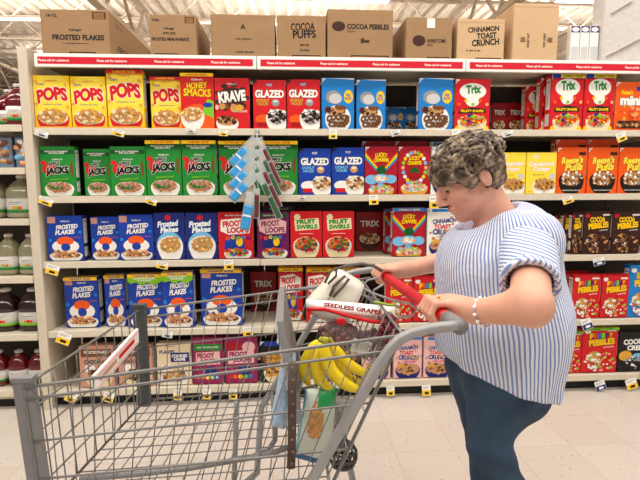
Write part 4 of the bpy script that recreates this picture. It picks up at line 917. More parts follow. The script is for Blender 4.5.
P_ = [at(x, y, -1.6) for x, y in ((307, 309), (325, 309), (345, 315), (370, 321), (398, 324))]
m_.loft([[p+Vector((0, -.004, .004)), p+Vector((0, .004, .004)), p+Vector((0, .004, -.005)), p+Vector((0, -.004, -.005))] for p in P_], I('red')); m_.ball(at(341, 321.5, -1.615), .0135, I('red'), n=16, sc=(1, .25, .8)); m_.build('red_band', go)
fb = pillow(quadfn((312, 314), (396, 322), (384, 366), (324, 356), -1.56), 12, 6, .05, lambda u, v: FILM, 'x', .004, 5); fo = weld(fb.build('clear_film', go))
m_ = MB(); pp = quadfn((354, 338), (373, 343), (368, 356), (350, 351), -1.625)
m_.add([pp(0, 0), pp(1, 0), pp(1, 1), pp(0, 1), pp(0, 0)+Vector((0, .001, 0)), pp(1, 0)+Vector((0, .001, 0)), pp(1, 1)+Vector((0, .001, 0)), pp(0, 1)+Vector((0, .001, 0))], [(0, 1, 2, 3), (7, 6, 5, 4), (0, 4, 5, 1), (1, 5, 6, 2), (2, 6, 7, 3), (3, 7, 4, 0)], I('lgrey'))
for i in range(7):
    a, b = pp(.1+.12*i, .15), pp(.1+.12*i, .7); m_.tube([a+Vector((0, -.0012, 0)), b+Vector((0, -.0012, 0))], .0006, I('black'), n=4)
m_.build('barcode_sticker', go)
gm = MB(); gm.ball((0, 0, 0), .0105, GR, n=12, k=8, sc=(1, 1, 1.2)); g0 = gm.build('grape'); gmesh = g0.data
gm2 = MB(); gm2.ball((0, 0, 0), .0095, GR2, n=12, k=8, sc=(1, 1, 1.2)); g1 = gm2.build('grape'); gmesh2 = g1.data
bpy.data.objects.remove(g0); bpy.data.objects.remove(g1)
def bunch(px, py, Y, rx, ry, rz_, n, me, lab, seed):
    c = at(px, py, Y); t = thing('grape_bunch', lab, 'grapes', c, group='bunches of dark grapes in the cart'); R = random.Random(seed); pts = []
    tries = 0
    while len(pts) < n and tries < 6000:
        tries += 1; v = Vector((R.gauss(0, 1), R.gauss(0, 1), R.gauss(0, 1))).normalized(); p = Vector((v.x*rx, v.y*ry, v.z*rz_))*(R.uniform(.75, 1))
        if all((p-q).length > .0165 for q in pts): pts.append(p)
    for p in pts:
        o = bpy.data.objects.new('grape', me); COL.objects.link(o); o.parent = t; o.location = p; o.rotation_euler = (R.random()*3, R.random()*3, R.random()*3)
    s_ = MB(); s_.tube([(0, 0, -rz_*.6), (0, 0, rz_*.5), (rx*.3, 0, rz_*1.15)], .003, STM, n=6)
    for p in pts[::3]: s_.tube([(0, 0, p.z*.6), tuple(p*.8)], .0012, STM, n=4)
    s_.build('stem', t)
bunch(338, 333, -1.55, .052, .036, .030, 62, gmesh, 'dark red grapes under the printed band of the bag, leftmost bunch', 1)
bunch(370, 343, -1.55, .046, .036, .036, 56, gmesh, 'dark red grapes seen through the clear film, around the barcode sticker', 2)
bunch(388, 328, -1.60, .023, .022, .040, 34, gmesh2, 'maroon grape bunch hanging out at the right end of the bag', 3)
m_ = MB(); m_.loft([[at(x, y, -1.61)+Vector((0, dy, dz)) for dy, dz in ((-.004, 0), (0, .004), (.004, 0), (0, -.004))] for x, y in ((374, 302), (380, 303), (388, 305), (395, 305))], mat('leaf_green', (150, 176, 60), .5)); lf = m_.build('green_stalk'); tag(lf, 'small yellow green stalk lying above the maroon grapes', 'stalk')
# bananas
BY = mat('banana_yellow', (236, 208, 26), .45, var=.08, scale=25); BG = mat('banana_green', (176, 176, 50), .5); BT = mat('banana_tip', (90, 66, 30), .7)
bt = thing('banana_bunch', 'bunch of yellow bananas standing in the cart seat behind the grey arm', 'bananas', at(325, 338, -1.66)); B0 = at(325, 338, -1.66)
for Y, pts, r in ((-1.66, [(323, 337), (314, 346), (306, 360), (304, 374), (310, 386)], .0175), (-1.70, [(325, 337), (319, 350), (316, 366), (321, 381), (333, 391)], .0185), (-1.72, [(327, 337), (325, 352), (331, 370), (345, 384), (362, 391)], .019), (-1.66, [(329, 337), (335, 349), (345, 361), (358, 370), (372, 374)], .0175), (-1.62, [(328, 337), (331, 352), (340, 370), (352, 380), (366, 383)], .0175)):
    w_ = [at(x, y, Y+.04*(1-k/4)*(1 if k else 0)*0) for k, (x, y) in enumerate(pts)]
    # smooth the path
    P2 = []
    for i in range(17):
        t = i/16*4; k = min(3, int(t)); f_ = t-k; p0, p1, p2, p3 = w_[max(k-1, 0)], w_[k], w_[k+1], w_[min(k+2, 4)]
        P2.append(.5*((2*p1)+(-p0+p2)*f_+(2*p0-5*p1+4*p2-p3)*f_**2+(-p0+3*p1-3*p2+p3)*f_**3))
    rad = [r*v for v in (.32, .34, .45, .7, .9, 1, 1, 1, 1, 1, 1, .98, .93, .85, .7, .48, .22)]
    mb = MB(); mb.tube([p-B0 for p in P2[:3]], rad[:3], BG, n=7, cap=True); mb.tube([p-B0 for p in P2[2:]], rad[2:], BY, n=6); mb.tube([P2[-1]-B0, P2[-1]-B0+(P2[-1]-P2[-2])*.4], [r*.22, r*.16], BT, n=6)
    o = mb.build('banana', bt); md = o.modifiers.new('s', 'SUBSURF'); md.levels = md.render_levels = 1
mb = MB(); mb.tube([Vector((.004, 0, .012)), Vector((0, 0, 0)), Vector((0, -.01, -.012))], [.008, .011, .012], BT, n=8); mb.build('crown', bt)
# pale blue bag, bread bag, clear packet, dark mesh
BB = mat('film_blue', (176, 202, 232), .3, var=.16, scale=60, bump=.6)
pb = pillow(quadfn((284, 340), (297, 352), (286, 432), (268, 428), -1.62), 7, 12, .028, lambda u, v: BB, 'x', .006, 9)
o = weld(pb.build('plastic_bag')); tag(o, 'pale blue crumpled plastic bag beside the cart flap', 'plastic bag')
def breadcol(u, v):
    if v > .86: return mat('pack_blue', (36, 104, 150), .35)
    if v < .25 and u > .45: return mat('pack_green', (40, 150, 84), .35)
    if u < .10: return mat('pack_teal', (96, 160, 190), .35)
    if (u-.42)**2/.05+(v-.38)**2/.055 < 1 and u < .66: return mat('pack_food', (206, 150, 88), .5, var=.35, scale=120)
    return mat('pack_pale', (206, 216, 204), .35, var=.06)
pb = pillow(quadfn((305, 388), (338, 386), (330, 468), (293, 458), -1.70), 14, 22, .032, breadcol, 'x', .0015, 4)
o = weld(pb.build('snack_bag')); tag(o, 'white and green snack bag with a blue foot and a golden food picture', 'snack bag')
pb = pillow(quadfn((330, 394), (357, 398), (350, 432), (330, 430), -1.62), 8, 8, .02, lambda u, v: mat('film_clear_grey', (176, 178, 172), .2, alpha=.75), 'x', .003, 6)
o = weld(pb.build('clear_packet')); tag(o, 'greyish clear packet below the bananas', 'packet')
nb = MB(); cc = at(343, 455, -1.58); R = random.Random(4)
for i in range(8):
    a = PI*i/8; nb.tube([cc+Vector((.04*math.cos(t)*math.cos(a), .03*math.cos(t)*math.sin(a), .045*math.sin(t))) for t in [2*PI*k/16 for k in range(16)]], .003, CD, n=5, closed=True)
for h_ in (-.03, -.01, .012, .03): rr = math.sqrt(max(0, 1-(h_/.045)**2)); nb.tube([cc+Vector((.04*rr*math.cos(t), .03*rr*math.sin(t), h_)) for t in [2*PI*k/16 for k in range(16)]], .004, CD, n=5, closed=True)
o = nb.build('mesh_ball'); tag(o, 'round dark open mesh object low in the cart right of the snack bag', 'mesh ball')
#@@PERSON
# ================================================================ THE WOMAN
class Field:
    """distance field on a grid; prims are blended with a smooth minimum, then meshed by surface nets"""
    def __init__(s, lo, hi, h):
        s.lo = np.array(lo, float); s.h = h; s.n = (np.ceil((np.array(hi)-s.lo)/h)+1).astype(int); s.d = np.full(s.n, .08, np.float32)
    def win(s, a, b):
        i0 = np.maximum(0, np.floor((np.array(a)-s.lo)/s.h).astype(int)); i1 = np.minimum(s.n, np.ceil((np.array(b)-s.lo)/s.h).astype(int)+1)
        if (i1 <= i0).any(): return None, None
        g = np.meshgrid(*[s.lo[k]+s.h*np.arange(i0[k], i1[k]) for k in range(3)], indexing='ij', sparse=True)
        return tuple(slice(i0[k], i1[k]) for k in range(3)), g
    def put(s, sl, d, k, op='add'):
        o = s.d[sl]
        if op == 'add':
            h = np.clip(.5+.5*(o-d)/k, 0, 1); s.d[sl] = o*(1-h)+d*h-k*h*(1-h)
        else:
            h = np.clip(.5-.5*(o+d)/k, 0, 1); s.d[sl] = o*(1-h)-d*h+k*h*(1-h)
    def cap(s, a, b, ra, rb, k=.02, op='add', sc=None):
        a = np.array(a, float); b = np.array(b, float); m = max(ra, rb)*(max(sc) if sc else 1)+k+.03
        sl, g = s.win(np.minimum(a, b)-m, np.maximum(a, b)+m)
        if sl is None: return s
        ab = b-a; L = max(1e-12, (ab**2).sum()); q = [g[i]-a[i] for i in range(3)]
        t = np.clip((q[0]*ab[0]+q[1]*ab[1]+q[2]*ab[2])/L, 0, 1)
        w = sc or (1, 1, 1)
        d = np.sqrt(sum(((q[i]-t*ab[i])/w[i])**2 for i in range(3)))-(ra+(rb-ra)*t); s.put(sl, (d*min(w) if sc else d).astype(np.float32), k, op); return s
    def ell(s, c, r, k=.02, op='add', R=None):
        c = np.array(c, float); m = max(r)+k+.03; sl, g = s.win(c-m, c+m)
        if sl is None: return s
        q = [g[i]-c[i] for i in range(3)]
        if R is not None: q = [sum(R[i][j]*q[j] for j in range(3)) for i in range(3)]   # rows of R: local axes
        e = np.sqrt(sum((q[i]/r[i])**2 for i in range(3))); e2 = np.sqrt(sum((q[i]/r[i]**2)**2 for i in range(3)))+1e-9
        s.put(sl, (e*(e-1)/e2).astype(np.float32), k, op); return s
    def cut(s, p, n, k=.004):      # removes the half space beyond p towards n
        n = np.array(n, float); n /= np.linalg.norm(n); sl, g = s.win(s.lo-1, s.lo+s.n*s.h+1)
        d = sum((g[i]-p[i])*n[i] for i in range(3)); o = s.d[sl]; s.d[sl] = np.maximum(o, d.astype(np.float32)); return s
    def mesh(s, name, m, parent, smooth=1, origin=(0, 0, 0), wave=None):
        D = s.d; 
        D[[0, -1]] = .05; D[:, [0, -1]] = .05; D[:, :, [0, -1]] = .05
        S_ = D < 0; nx, ny, nz = D.shape
        cnt = np.zeros((nx-1, ny-1, nz-1), np.int8)
        for dx in (0, 1):
            for dy in (0, 1):
                for dz in (0, 1): cnt += S_[dx:nx-1+dx, dy:ny-1+dy, dz:nz-1+dz]
        I_, J, K = np.nonzero((cnt > 0) & (cnt < 8)); N = len(I_)
        idx = np.full(cnt.shape, -1, np.int32); idx[I_, J, K] = np.arange(N)
        acc = np.zeros((N, 3)); w = np.zeros(N); co = [(dx, dy, dz) for dx in (0, 1) for dy in (0, 1) for dz in (0, 1)]
        for a in range(8):
            for b in range(a+1, 8):
                A, B = co[a], co[b]
                if sum(abs(A[i]-B[i]) for i in range(3)) != 1: continue
                da = D[I_+A[0], J+A[1], K+A[2]]; db = D[I_+B[0], J+B[1], K+B[2]]; c = (da < 0) != (db < 0)
                t = np.where(c, da/np.where(c, da-db, 1), 0)
                for i in range(3): acc[:, i] += np.where(c, A[i]+t*(B[i]-A[i]), 0)
                w += c
        V = s.lo+s.h*(acc/w[:, None]+np.stack([I_, J, K], 1)); F_ = []
        for ax in range(3):
            u, v = (ax+1) % 3, (ax+2) % 3; s0 = [slice(None)]*3; s1 = [slice(None)]*3; s0[ax] = slice(0, -1); s1[ax] = slice(1, None)
            a_, b_ = S_[tuple(s0)], S_[tuple(s1)]; P = np.argwhere(a_ != b_); P = P[(P[:, u] > 0) & (P[:, v] > 0)]
            f = a_[P[:, 0], P[:, 1], P[:, 2]]; q = []
            for du, dv in ((1, 1), (0, 1), (0, 0), (1, 0)):
                Q = P.copy(); Q[:, u] -= du; Q[:, v] -= dv; q.append(idx[np.minimum(Q[:, 0], nx-2), np.minimum(Q[:, 1], ny-2), np.minimum(Q[:, 2], nz-2)])
            q = np.stack(q, 1); q[~f] = q[~f][:, ::-1]; F_.append(q[(q >= 0).all(1)])
        F_ = np.concatenate(F_)
        if wave is not None:
            V = wave(V)
        for _ in range(smooth):
            E = np.concatenate([F_[:, [0, 1]], F_[:, [1, 2]], F_[:, [2, 3]], F_[:, [3, 0]]]); ac = np.zeros_like(V); n_2 = np.zeros(len(V))
            for p, q_ in ((0, 1), (1, 0)):
                for i in range(3): ac[:, i] += np.bincount(E[:, p], V[E[:, q_], i], len(V))
                n_2 += np.bincount(E[:, p], minlength=len(V))
            V = V*.5+.5*ac/np.maximum(n_2, 1)[:, None]
        V = V-np.array(origin); me = bpy.data.meshes.new(name); me.vertices.add(len(V)); me.vertices.foreach_set('co', V.astype(np.float32).ravel())
        me.loops.add(F_.size); me.loops.foreach_set('vertex_index', F_.astype(np.int32).ravel()); me.polygons.add(len(F_)); me.polygons.foreach_set('loop_start', np.arange(0, F_.size, 4, dtype=np.int32))
        me.update(calc_edges=True); me.polygons.foreach_set('use_smooth', np.ones(len(F_), bool)); me.materials.append(m)
        o = bpy.data.objects.new(name, me); COL.objects.link(o); o.parent = parent; return o

def cloth(name, c0, c1, pitch, dirv, wob=.0, width=.42, around=None):
    m = bpy.data.materials.new(name); m.use_nodes = True; nt = m.node_tree; b = nt.nodes['Principled BSDF']; b.inputs['Roughness'].default_value = .85; b.inputs['Specular IOR Level'].default_value = .2
    L = nt.links.new; tc = nt.nodes.new('ShaderNodeTexCoord'); ns = nt.nodes.new('ShaderNodeTexNoise'); ns.inputs['Scale'].default_value = 7; L(tc.outputs['Object'], ns.inputs['Vector'])
    dt = nt.nodes.new('ShaderNodeVectorMath'); dt.operation = 'DOT_PRODUCT'; L(tc.outputs['Object'], dt.inputs[0]); dt.inputs[1].default_value = Vector(dirv).normalized()
    src = dt.outputs['Value']
    if around:      # distance measured round an upright axis, so the stripes run down the cloth
        sx = nt.nodes.new('ShaderNodeSeparateXYZ'); L(tc.outputs['Object'], sx.inputs[0]); ox = nt.nodes.new('ShaderNodeMath'); ox.operation = 'ADD'; L(sx.outputs[0], ox.inputs[0]); ox.inputs[1].default_value = around[0]
        at2 = nt.nodes.new('ShaderNodeMath'); at2.operation = 'ARCTAN2'; L(sx.outputs[1], at2.inputs[0]); L(ox.outputs[0], at2.inputs[1]); mu = nt.nodes.new('ShaderNodeMath'); mu.operation = 'MULTIPLY'; L(at2.outputs[0], mu.inputs[0]); mu.inputs[1].default_value = around[1]
        ad_ = nt.nodes.new('ShaderNodeMath'); ad_.operation = 'MULTIPLY_ADD'; L(sx.outputs[2], ad_.inputs[0]); ad_.inputs[1].default_value = around[2]; L(mu.outputs[0], ad_.inputs[2]); src = ad_.outputs[0]
    a = nt.nodes.new('ShaderNodeMath'); a.operation = 'MULTIPLY_ADD'; L(ns.outputs['Fac'], a.inputs[0]); a.inputs[1].default_value = wob; L(src, a.inputs[2])
    d = nt.nodes.new('ShaderNodeMath'); d.operation = 'DIVIDE'; L(a.outputs[0], d.inputs[0]); d.inputs[1].default_value = pitch
    f = nt.nodes.new('ShaderNodeMath'); f.operation = 'FRACT'; L(d.outputs[0], f.inputs[0])
    r = nt.nodes.new('ShaderNodeValToRGB'); e = r.color_ramp.elements; e[0].position = 0; e[0].color = (*lin(c0), 1); e[1].position = width; e[1].color = (*lin(c1), 1); r.color_ramp.interpolation = 'CONSTANT'
    L(f.outputs[0], r.inputs['Fac']); L(r.outputs['Color'], b.inputs['Base Color'])
    n2 = nt.nodes.new('ShaderNodeTexNoise'); n2.inputs['Scale'].default_value = 9; n2.inputs['Detail'].default_value = 3; n2.inputs['Distortion'].default_value = 1.2; L(tc.outputs['Object'], n2.inputs['Vector'])
    bp = nt.nodes.new('ShaderNodeBump'); bp.inputs['Strength'].default_value = .55; bp.inputs['Distance'].default_value = .02; L(n2.outputs['Fac'], bp.inputs['Height']); L(bp.outputs['Normal'], b.inputs['Normal'])
    return m
SKIN = mat('skin', (230, 172, 148), .5, var=.07, scale=18, spec=.35); b_ = SKIN.node_tree.nodes['Principled BSDF']; b_.inputs['Subsurface Weight'].default_value = .08; b_.inputs['Subsurface Radius'].default_value = (.02, .008, .004)
BLU, WHT = (128, 150, 206), (232, 235, 246)
BL = cloth('blouse_stripe', BLU, WHT, .0100, (1, .15, .10), .02, around=(.04, .19, .12)); BLs = cloth('sleeve_stripe', BLU, WHT, .0100, (.45, .1, 1), .012); BLc = cloth('cuff_stripe', BLU, WHT, .0105, (1, .25, -.3), .0)
JN = mat('jeans', (60, 80, 102), .85, var=.25, scale=9, bump=.9, spec=.2)
PO = Vector((.45, -1.5, 0))
wm = thing('woman', 'woman with short curly grey-brown hair in a striped blouse and jeans, pushing the cart', 'person', PO)
E_ = np.array
O = E_([.292, -1.50, 1.378]); t_ = math.radians(30); f_ = E_([-math.cos(t_), 0, -math.sin(t_)]); u_ = E_([-math.sin(t_), 0, math.cos(t_)]); s_ = E_([0., 1, 0])
HR = [f_, s_, u_]
def hd(a, b, c=0): return O+f_*a+u_*b+s_*c        # forward, up, sideways
B = Field((.02, -2.03, 0), (.72, -.98, 1.52), .0042)
# head
B.ell(hd(-.012, .020), (.088, .072, .072), .02, R=HR)
B.ell(hd(.025, -.035), (.062, .058, .082), .03, R=HR)                      # face
B.cap(hd(.045, -.083), hd(.062, -.098), .032, .022, .025)                  # jaw to chin
for c in (-1, 1):
    B.cap(hd(-.012, -.058, c*.05), hd(.05, -.096, c*.022), .015, .014, .016) # jaw line
    B.ell(hd(.058, -.032, c*.036), (.022, .022, .02), .02, R=HR)           # cheek
    B.cap(hd(.082, .018, c*.012), hd(.068, .02, c*.045), .0085, .008, .012)   # brow
    B.ell(hd(.090, -.002, c*.032), (.016, .017, .010), .012, 'sub', R=HR)  # eye hollow
    B.ell(hd(.069, -.002, c*.032), (.0150, .0150, .0140), .004, R=HR)      # eyelid ball
    B.ell(hd(.094, -.045, c*.011), (.010, .008, .007), .006, R=HR)         # nostril wing
    B.ell(hd(-.016, -.022, c*.073), (.017, .009, .029), .006, R=HR)        # ear
    B.ell(hd(-.012, -.020, c*.083), (.008, .006, .016), .004, 'sub', R=HR)
B.cap(hd(.085, .005), hd(.109, -.036), .0085, .0115, .012)                 # nose
B.ell(hd(.086, -.068), (.012, .024, .0065), .007, R=HR); B.ell(hd(.082, -.079), (.011, .021, .007), .006, R=HR)   # lips
B.ell(hd(.100, -.0735), (.010, .022, .0022), .003, 'sub', R=HR)
B.ell(hd(.066, -.103), (.019, .02, .016), .015, R=HR)
# neck, upper body, bust, belly, hips, legs (one surface)
B.cap((.356, -1.5, 1.305), (.405, -1.5, 1.205), .050, .066, .03)
B.cap((.42, -1.36, 1.190), (.42, -1.64, 1.190), .050, .050, .03)
B.ell((.405, -1.5, 1.11), (.125, .155, .14), .03); B.ell((.408, -1.5, .95), (.150, .175, .17), .05); B.ell((.42, -1.5, .82), (.12, .165, .10), .05)
LEG = [(at(499, 392, -1.575), at(489, 446, -1.60), Vector((.575, -1.60, .10))), (at(478, 385, -1.42), at(484, 434, -1.41), Vector((.47, -1.41, .10)))]
for Hp, K, A_ in LEG: B.cap(Hp, K, .085, .046, .04).cap(K, A_, .046, .036, .02).cap(A_, (A_[0]-.12, A_[1], .045), .036, .03, .02)
# far arm
B.cap((.42, -1.34, 1.185), (.415, -1.13, 1.075), .05, .046, .03).cap((.415, -1.13, 1.075), (.20, -1.215, 1.047), .043, .027, .02)
# near arm, elbow turned out to the camera
EL = tuple(at(531, 306, -1.89))
B.cap((.412, -1.65, 1.19), EL, .045, .043, .03).cap(EL, (.222, -1.770, 1.045), .043, .027, .02)
def hand(P, wr, sgn):
    """P: point on the handle at the middle of the grip; fingers wrap over the bar"""
    P = E_(P); hv_ = E_(hv.normalized()); o = E_([1., 0, 0]); o = o-hv_*o.dot(hv_); o /= np.linalg.norm(o); u = E_([0., 0, 1])
    q = lambda a, b, c: P+o*a+u*b+hv_*c
    kn = [q(.020, .030-.003*abs(i-1.3), sgn*(-.033+.0215*i)) for i in range(4)]
    wr = E_(wr)
    for i in range(4): B.cap(wr+(kn[i]-wr)*.12, kn[i], .0165, .0115, .012)
    B.cap(wr, q(.045, .014, 0), .026, .026, .02)
    for i, (r, l) in enumerate(((.0092, 1.0), (.0095, 1.06), (.0092, 1.0), (.0080, .86))):
        c = sgn*(-.034+.0225*i); j = [kn[i], q(-.018*l, .0285, c), q(-.0295, .004, c), q(-.012, -.0245*l, c)]
        for k_ in range(3): B.cap(j[k_], j[k_+1], r-.0004*k_, r-.0004*(k_+1), .0035)
    c = sgn*-.040; B.cap(q(.05, .004, sgn*-.012), q(.035, -.010, c), .015, .0115, .012).cap(q(.035, -.010, c), q(.012, -.024, c-sgn*.003), .0112, .0098, .004).cap(q(.012, -.024, c-sgn*.003), q(-.012, -.027, c+sgn*.004), .0098, .0082, .004)
NH = H0+hv*.80; FH = H0+hv*.09
hand(NH, (.222, -1.765, 1.048), -1); hand(FH, (.195, -1.215, 1.05), 1)
body = B.mesh('body', SKIN, wm, smooth=1, origin=PO); body['label'] = 'face, neck, arms and hands'
# blouse: one shell over the trunk, open at the neck, hem slanting down behind
G = Field((.12, -1.80, .62), (.72, -1.20, 1.33), .006)
G.ell((.395, -1.5, 1.115), (.165, .19, .165), .05).ell((.408, -1.5, .95), (.182, .205, .20), .06).cap((.410, -1.5, .94), (.400, -1.5, .64), .172, .156, .06, sc=(1, 1.28, 1))
G.cap((.425, -1.36, 1.200), (.425, -1.635, 1.200), .080, .080, .05).cap((.45, -1.5, 1.18), (.44, -1.5, 1.02), .10, .12, .05)
G.ell((.30, -1.5, 1.10), (.07, .14, .09), .05)
G.ell((.335, -1.5, 1.285), (.105, .088, .085), .01, 'sub')
G.cut((.26, -1.5, .838), (-.36, 0, -1))
def folds(V):
    V = V.copy(); z = V[:, 2]; ang = np.arctan2(V[:, 1]+1.5, V[:, 0]-.42); dep = np.clip((1.12-z)/.35, 0, 1)
    k = .006*dep*(np.sin(ang*9+z*6)+.6*np.sin(ang*17-z*9+1)); V[:, 0] += k*np.cos(ang); V[:, 1] += k*np.sin(ang)
    V[:, 2] += .004*np.sin(V[:, 0]*40+z*30)*np.clip((z-.9)/.2, 0, 1); return V
bl = G.mesh('blouse', BL, wm, 2, PO, folds); bl['label'] = 'white blouse with thin blue stripes'
def sleeve(a, b, r0, r1, nm):
    a, b = E_(a), E_(b); n = (b-a)/np.linalg.norm(b-a)
    G = Field(np.minimum(a, b)-.16, np.maximum(a, b)+.16, .005)
    G.cap(a, b+n*.05, r0, r1, .02, sc=(1, 1, 1.06)).cap(a+n*.04, b+n*.12, r1*.70, r1*.88, .004, 'sub'); G.cut(b, n)
    G.cut(a-n*.03, -n)
    return G.mesh(nm, BLs, bl, 2, PO)
SA, SB = E_((.42, -1.62, 1.19)), E_((.42, -1.62, 1.19))*.28+E_(EL)*.72
ns_ = sleeve(SA, SB, .074, .064, 'sleeve'); sleeve((.44, -1.37, 1.185), (.425, -1.225, 1.125), .080, .078, 'sleeve')
def cuff(a, b, r):
    a, b = E_(a), E_(b); n = (b-a)/np.linalg.norm(b-a); G = Field(np.minimum(a, b)-.13, np.maximum(a, b)+.13, .005)
    G.cap(a-n*.05, b+n*.05, r, r, .01, sc=(1, 1, 1.06)).cap(a-n*.09, b+n*.09, r-.010, r-.010, .004, 'sub').cut(b, n).cut(a, -n); o = G.mesh('cuff', BLc, bl, 1, PO); return o
SN = (SB-SA)/np.linalg.norm(SB-SA); cuff(SB-SN*.024, SB+SN*.004, .0665)
cuff((.427, -1.245, 1.132), (.4245, -1.222, 1.124), .081)
# jeans
J_ = Field((.18, -1.76, .07), (.70, -1.24, .98), .006)
J_.ell((.410, -1.5, .83), (.135, .175, .13), .04)
for Hp, K, A_ in LEG: J_.cap(Hp+Vector((0, 0, .06)), K, .106, .056, .04).cap(K, A_, .056, .060, .03)
J_.ell((.435, -1.5, .75), (.115, .165, .11), .04)
J_.cut((0, 0, .09), (0, 0, -1)).cut((0, 0, .93), (0, 0, 1))
def jf(V):
    V = V.copy(); z = V[:, 2]; k = .0035*np.sin(z*75+V[:, 0]*35)*np.exp(-((z-.52)/.12)**2)+.0025*np.sin(z*60-V[:, 0]*60)*np.exp(-((z-.72)/.07)**2); V[:, 1] += k*np.sign(V[:, 1]-np.where(V[:, 1] < -1.5, -1.6, -1.4)); V[:, 0] += k; return V
jn = J_.mesh('jeans', JN, wm, 2, PO, jf); jn['label'] = 'dark blue jeans'
# hair: a cap plus many curled locks
HAIR = bpy.data.materials.new('hair'); HAIR.use_nodes = True; nt = HAIR.node_tree; b_ = nt.nodes['Principled BSDF']; b_.inputs['Roughness'].default_value = .45
tc = nt.nodes.new('ShaderNodeTexCoord'); n1 = nt.nodes.new('ShaderNodeTexNoise'); n1.inputs['Scale'].default_value = 38; n1.inputs['Detail'].default_value = 4; nt.links.new(tc.outputs['Object'], n1.inputs['Vector'])
r = nt.nodes.new('ShaderNodeValToRGB'); e = r.color_ramp.elements; e[0].position = .36; e[0].color = (*lin((56, 43, 34)), 1); e[1].position = .66; e[1].color = (*lin((184, 164, 138)), 1); x = e.new(.5); x.color = (*lin((106, 88, 72)), 1)
nt.links.new(n1.outputs['Fac'], r.inputs['Fac']); nt.links.new(r.outputs['Color'], b_.inputs['Base Color'])
K_ = Field(O-.2, O+.2, .004)
K_.ell(hd(-.014, .026), (.099, .085, .078), .02, R=HR).cap(hd(-.058, .0), hd(-.070, -.052), .046, .030, .03, sc=(1, 1.3, 1))
for c in (-1, 1):
    K_.ell(hd(-.048, -.018, c*.044), (.038, .024, .054), .02, R=HR).ell(hd(.022, .008, c*.066), (.028, .014, .044), .012, R=HR).ell(hd(.055, .03, c*.05), (.026, .022, .024), .015, R=HR)
    K_.ell(hd(-.012, -.028, c*.09), (.019, .022, .026), .008, 'sub', R=HR)
K_.ell(hd(.102, -.060), (.073, .10, .073), .012, 'sub', R=HR)
hr = K_.mesh('hair', HAIR, wm, 1, PO); hr['label'] = 'short curly brown hair with grey highlights'
LK = MB(); R = random.Random(11); hc = hd(-.014, .022)
n = 0
while n < 900:
    v = Vector((R.gauss(0, 1), R.gauss(0, 1), R.gauss(0, 1))).normalized()
    a, c, b = v.x, v.y, v.z                      # forward, side, up in head space
    if b < -.95 or (a > .25 and b < -.02) or (a > -.2 and b < -.45) : continue
    rad = (.102, .088, .078)
    if a < -.2 and b < 0: rad = (.090, .082, .098)
    elif b < 0: rad = (.103, .085, .094)
    def sp(a, c, b, k=1.0): return Vector(hc)+Vector(f_)*(a*rad[0]*k)+Vector(s_)*(c*rad[1]*k)+Vector(u_)*(b*rad[2]*k)
    tv = Vector((R.gauss(.4, .6) if a > 0 else R.gauss(-.3, .6), R.gauss(0, .5), R.gauss(-.5, .5))); tv = tv-v*tv.dot(v)
    if tv.length < .1: continue
    tv.normalize(); bn = v.cross(tv); pts = []; rr = []; L_ = R.uniform(.34, .62); cu = R.uniform(-1, 1); lift = R.uniform(.98, 1.06)
    for i in range(8):
        q = i/7; w = v+tv*(L_*(q-.3))+bn*(cu*.32*q*q); w.normalize(); k = lift+.075*math.sin(PI*q)-.05*q*q
        pts.append(sp(w.x, w.y, w.z, k)-PO); rr.append((.0030+.0045*R.random())*math.sin(PI*(.12+.8*q)))
    if any(((Vector(p)+PO-Vector(hd(-.014, -.026, cc*.085))).length < .024) for p in pts for cc in (-1, 1)): continue
    LK.tube(pts, rr, HAIR, n=5, flat=1.0); n += 1
lk = LK.build('curls', hr)
# face details, jewellery, shoes
for c in (-1, 1):
    m_ = MB(); m_.ball(Vector(hd(.0695, -.006, c*.032))-PO, .0118, mat('eye_white', (232, 226, 220), .2), n=14, k=9); eo = m_.build('eye', wm)
    m_ = MB(); m_.ball(Vector(hd(.0805, -.011, c*.032))-PO, .0052, mat('iris_dark', (60, 50, 44), .2), n=10); m_.build('iris', eo)
    m_ = MB(); m_.tube([Vector(hd(.0800, -.010, c*.018))-PO, Vector(hd(.0845, -.0125, c*.030))-PO, Vector(hd(.0790, -.011, c*.044))-PO], [.0008, .0016, .0008], mat('lash', (58, 42, 36), .8), n=6); m_.build('eyelash', wm)
    m_ = MB(); m_.tube([Vector(hd(.086, .024, c*.014))-PO, Vector(hd(.083, .029, c*.03))-PO, Vector(hd(.068, .024, c*.048))-PO], [.0022, .003, .0015], mat('brow_hair', (120, 98, 78), .8), n=6); m_.build('eyebrow', wm)
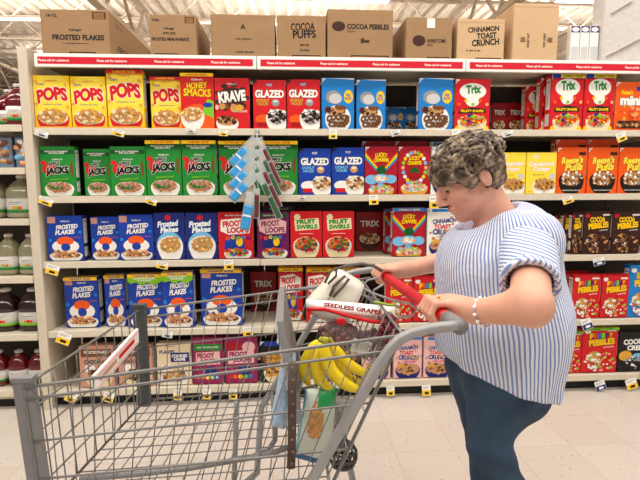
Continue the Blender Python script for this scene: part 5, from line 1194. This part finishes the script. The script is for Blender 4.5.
m_ = MB(); SV = mat('silver', (214, 210, 204), .25, .9); m_.tube([Vector((.37, -1.592, 1.262))-PO, Vector((.315, -1.585, 1.20))-PO, Vector((.262, -1.56, 1.15))-PO, Vector((.232, -1.52, 1.115))-PO], .0013, SV, n=6); m_.ball(Vector((.234, -1.525, 1.098))-PO, .009, SV, sc=(.5, .9, 1.3)); m_.build('necklace', wm)
m_ = MB(); wc_ = Vector((.235, -1.79, 1.050)); ad = (Vector(EL)-Vector((.222, -1.775, 1.045))).normalized(); e1 = ad.cross(Vector((0, 0, 1))).normalized(); e2 = ad.cross(e1)
m_.tube([wc_+e1*.033*math.cos(t)+e2*.033*math.sin(t)-PO for t in [2*PI*i/24 for i in range(24)]], .0022, SV, n=6, closed=True)
for i in range(12): t = 2*PI*i/12; m_.ball(wc_+e1*.034*math.cos(t)+e2*.034*math.sin(t)-PO, .0048, I('white'), n=8, k=5)
m_.build('bracelet', wm)
m_ = MB(); c0 = NH+Vector((.006, -.0, .031)); hvn = hv.normalized(); m_.tube([NH+hvn*(.0115)+Vector((.0, 0, .0275))+Vector((0, .0105*math.cos(t)*1.0, 0))*0+hvn*(.0105*math.cos(t))+Vector((0, 0, .0105*math.sin(t))) -PO for t in [2*PI*i/16 for i in range(16)]], .0016, mat('gold', (226, 178, 90), .25, .9), n=6, closed=True); m_.ball(NH+hvn*.0115+Vector((-.001, 0, .039))-PO, .0042, mat('gold', (0, 0, 0)), n=8); m_.build('ring', wm)
SHOE = mat('shoe', (60, 60, 66), .6)
for x, y, tilt in ((.475, -1.41, 0), (.575, -1.60, 0)):
    m_ = MB(); rings = []
    for q, (zz, sx_, sy_, ox) in enumerate(((0, .13, .045, -.055), (.02, .135, .048, -.055), (.045, .125, .045, -.045), (.07, .085, .040, -.02), (.10, .052, .038, .0))): rings.append([(x+ox+sx_*math.cos(2*PI*k/24)-PO.x, y+sy_*math.sin(2*PI*k/24)-PO.y, zz) for k in range(24)])
    m_.loft(rings, SHOE); so = m_.build('shoe', wm); m_ = MB(); m_.loft([[(p[0], p[1], p[2]) for p in [(x-.055+.138*math.cos(2*PI*k/24)-PO.x, y+.05*math.sin(2*PI*k/24)-PO.y, zz) for k in range(24)]] for zz in (0, .018)], I('white')); m_.build('sole', so)
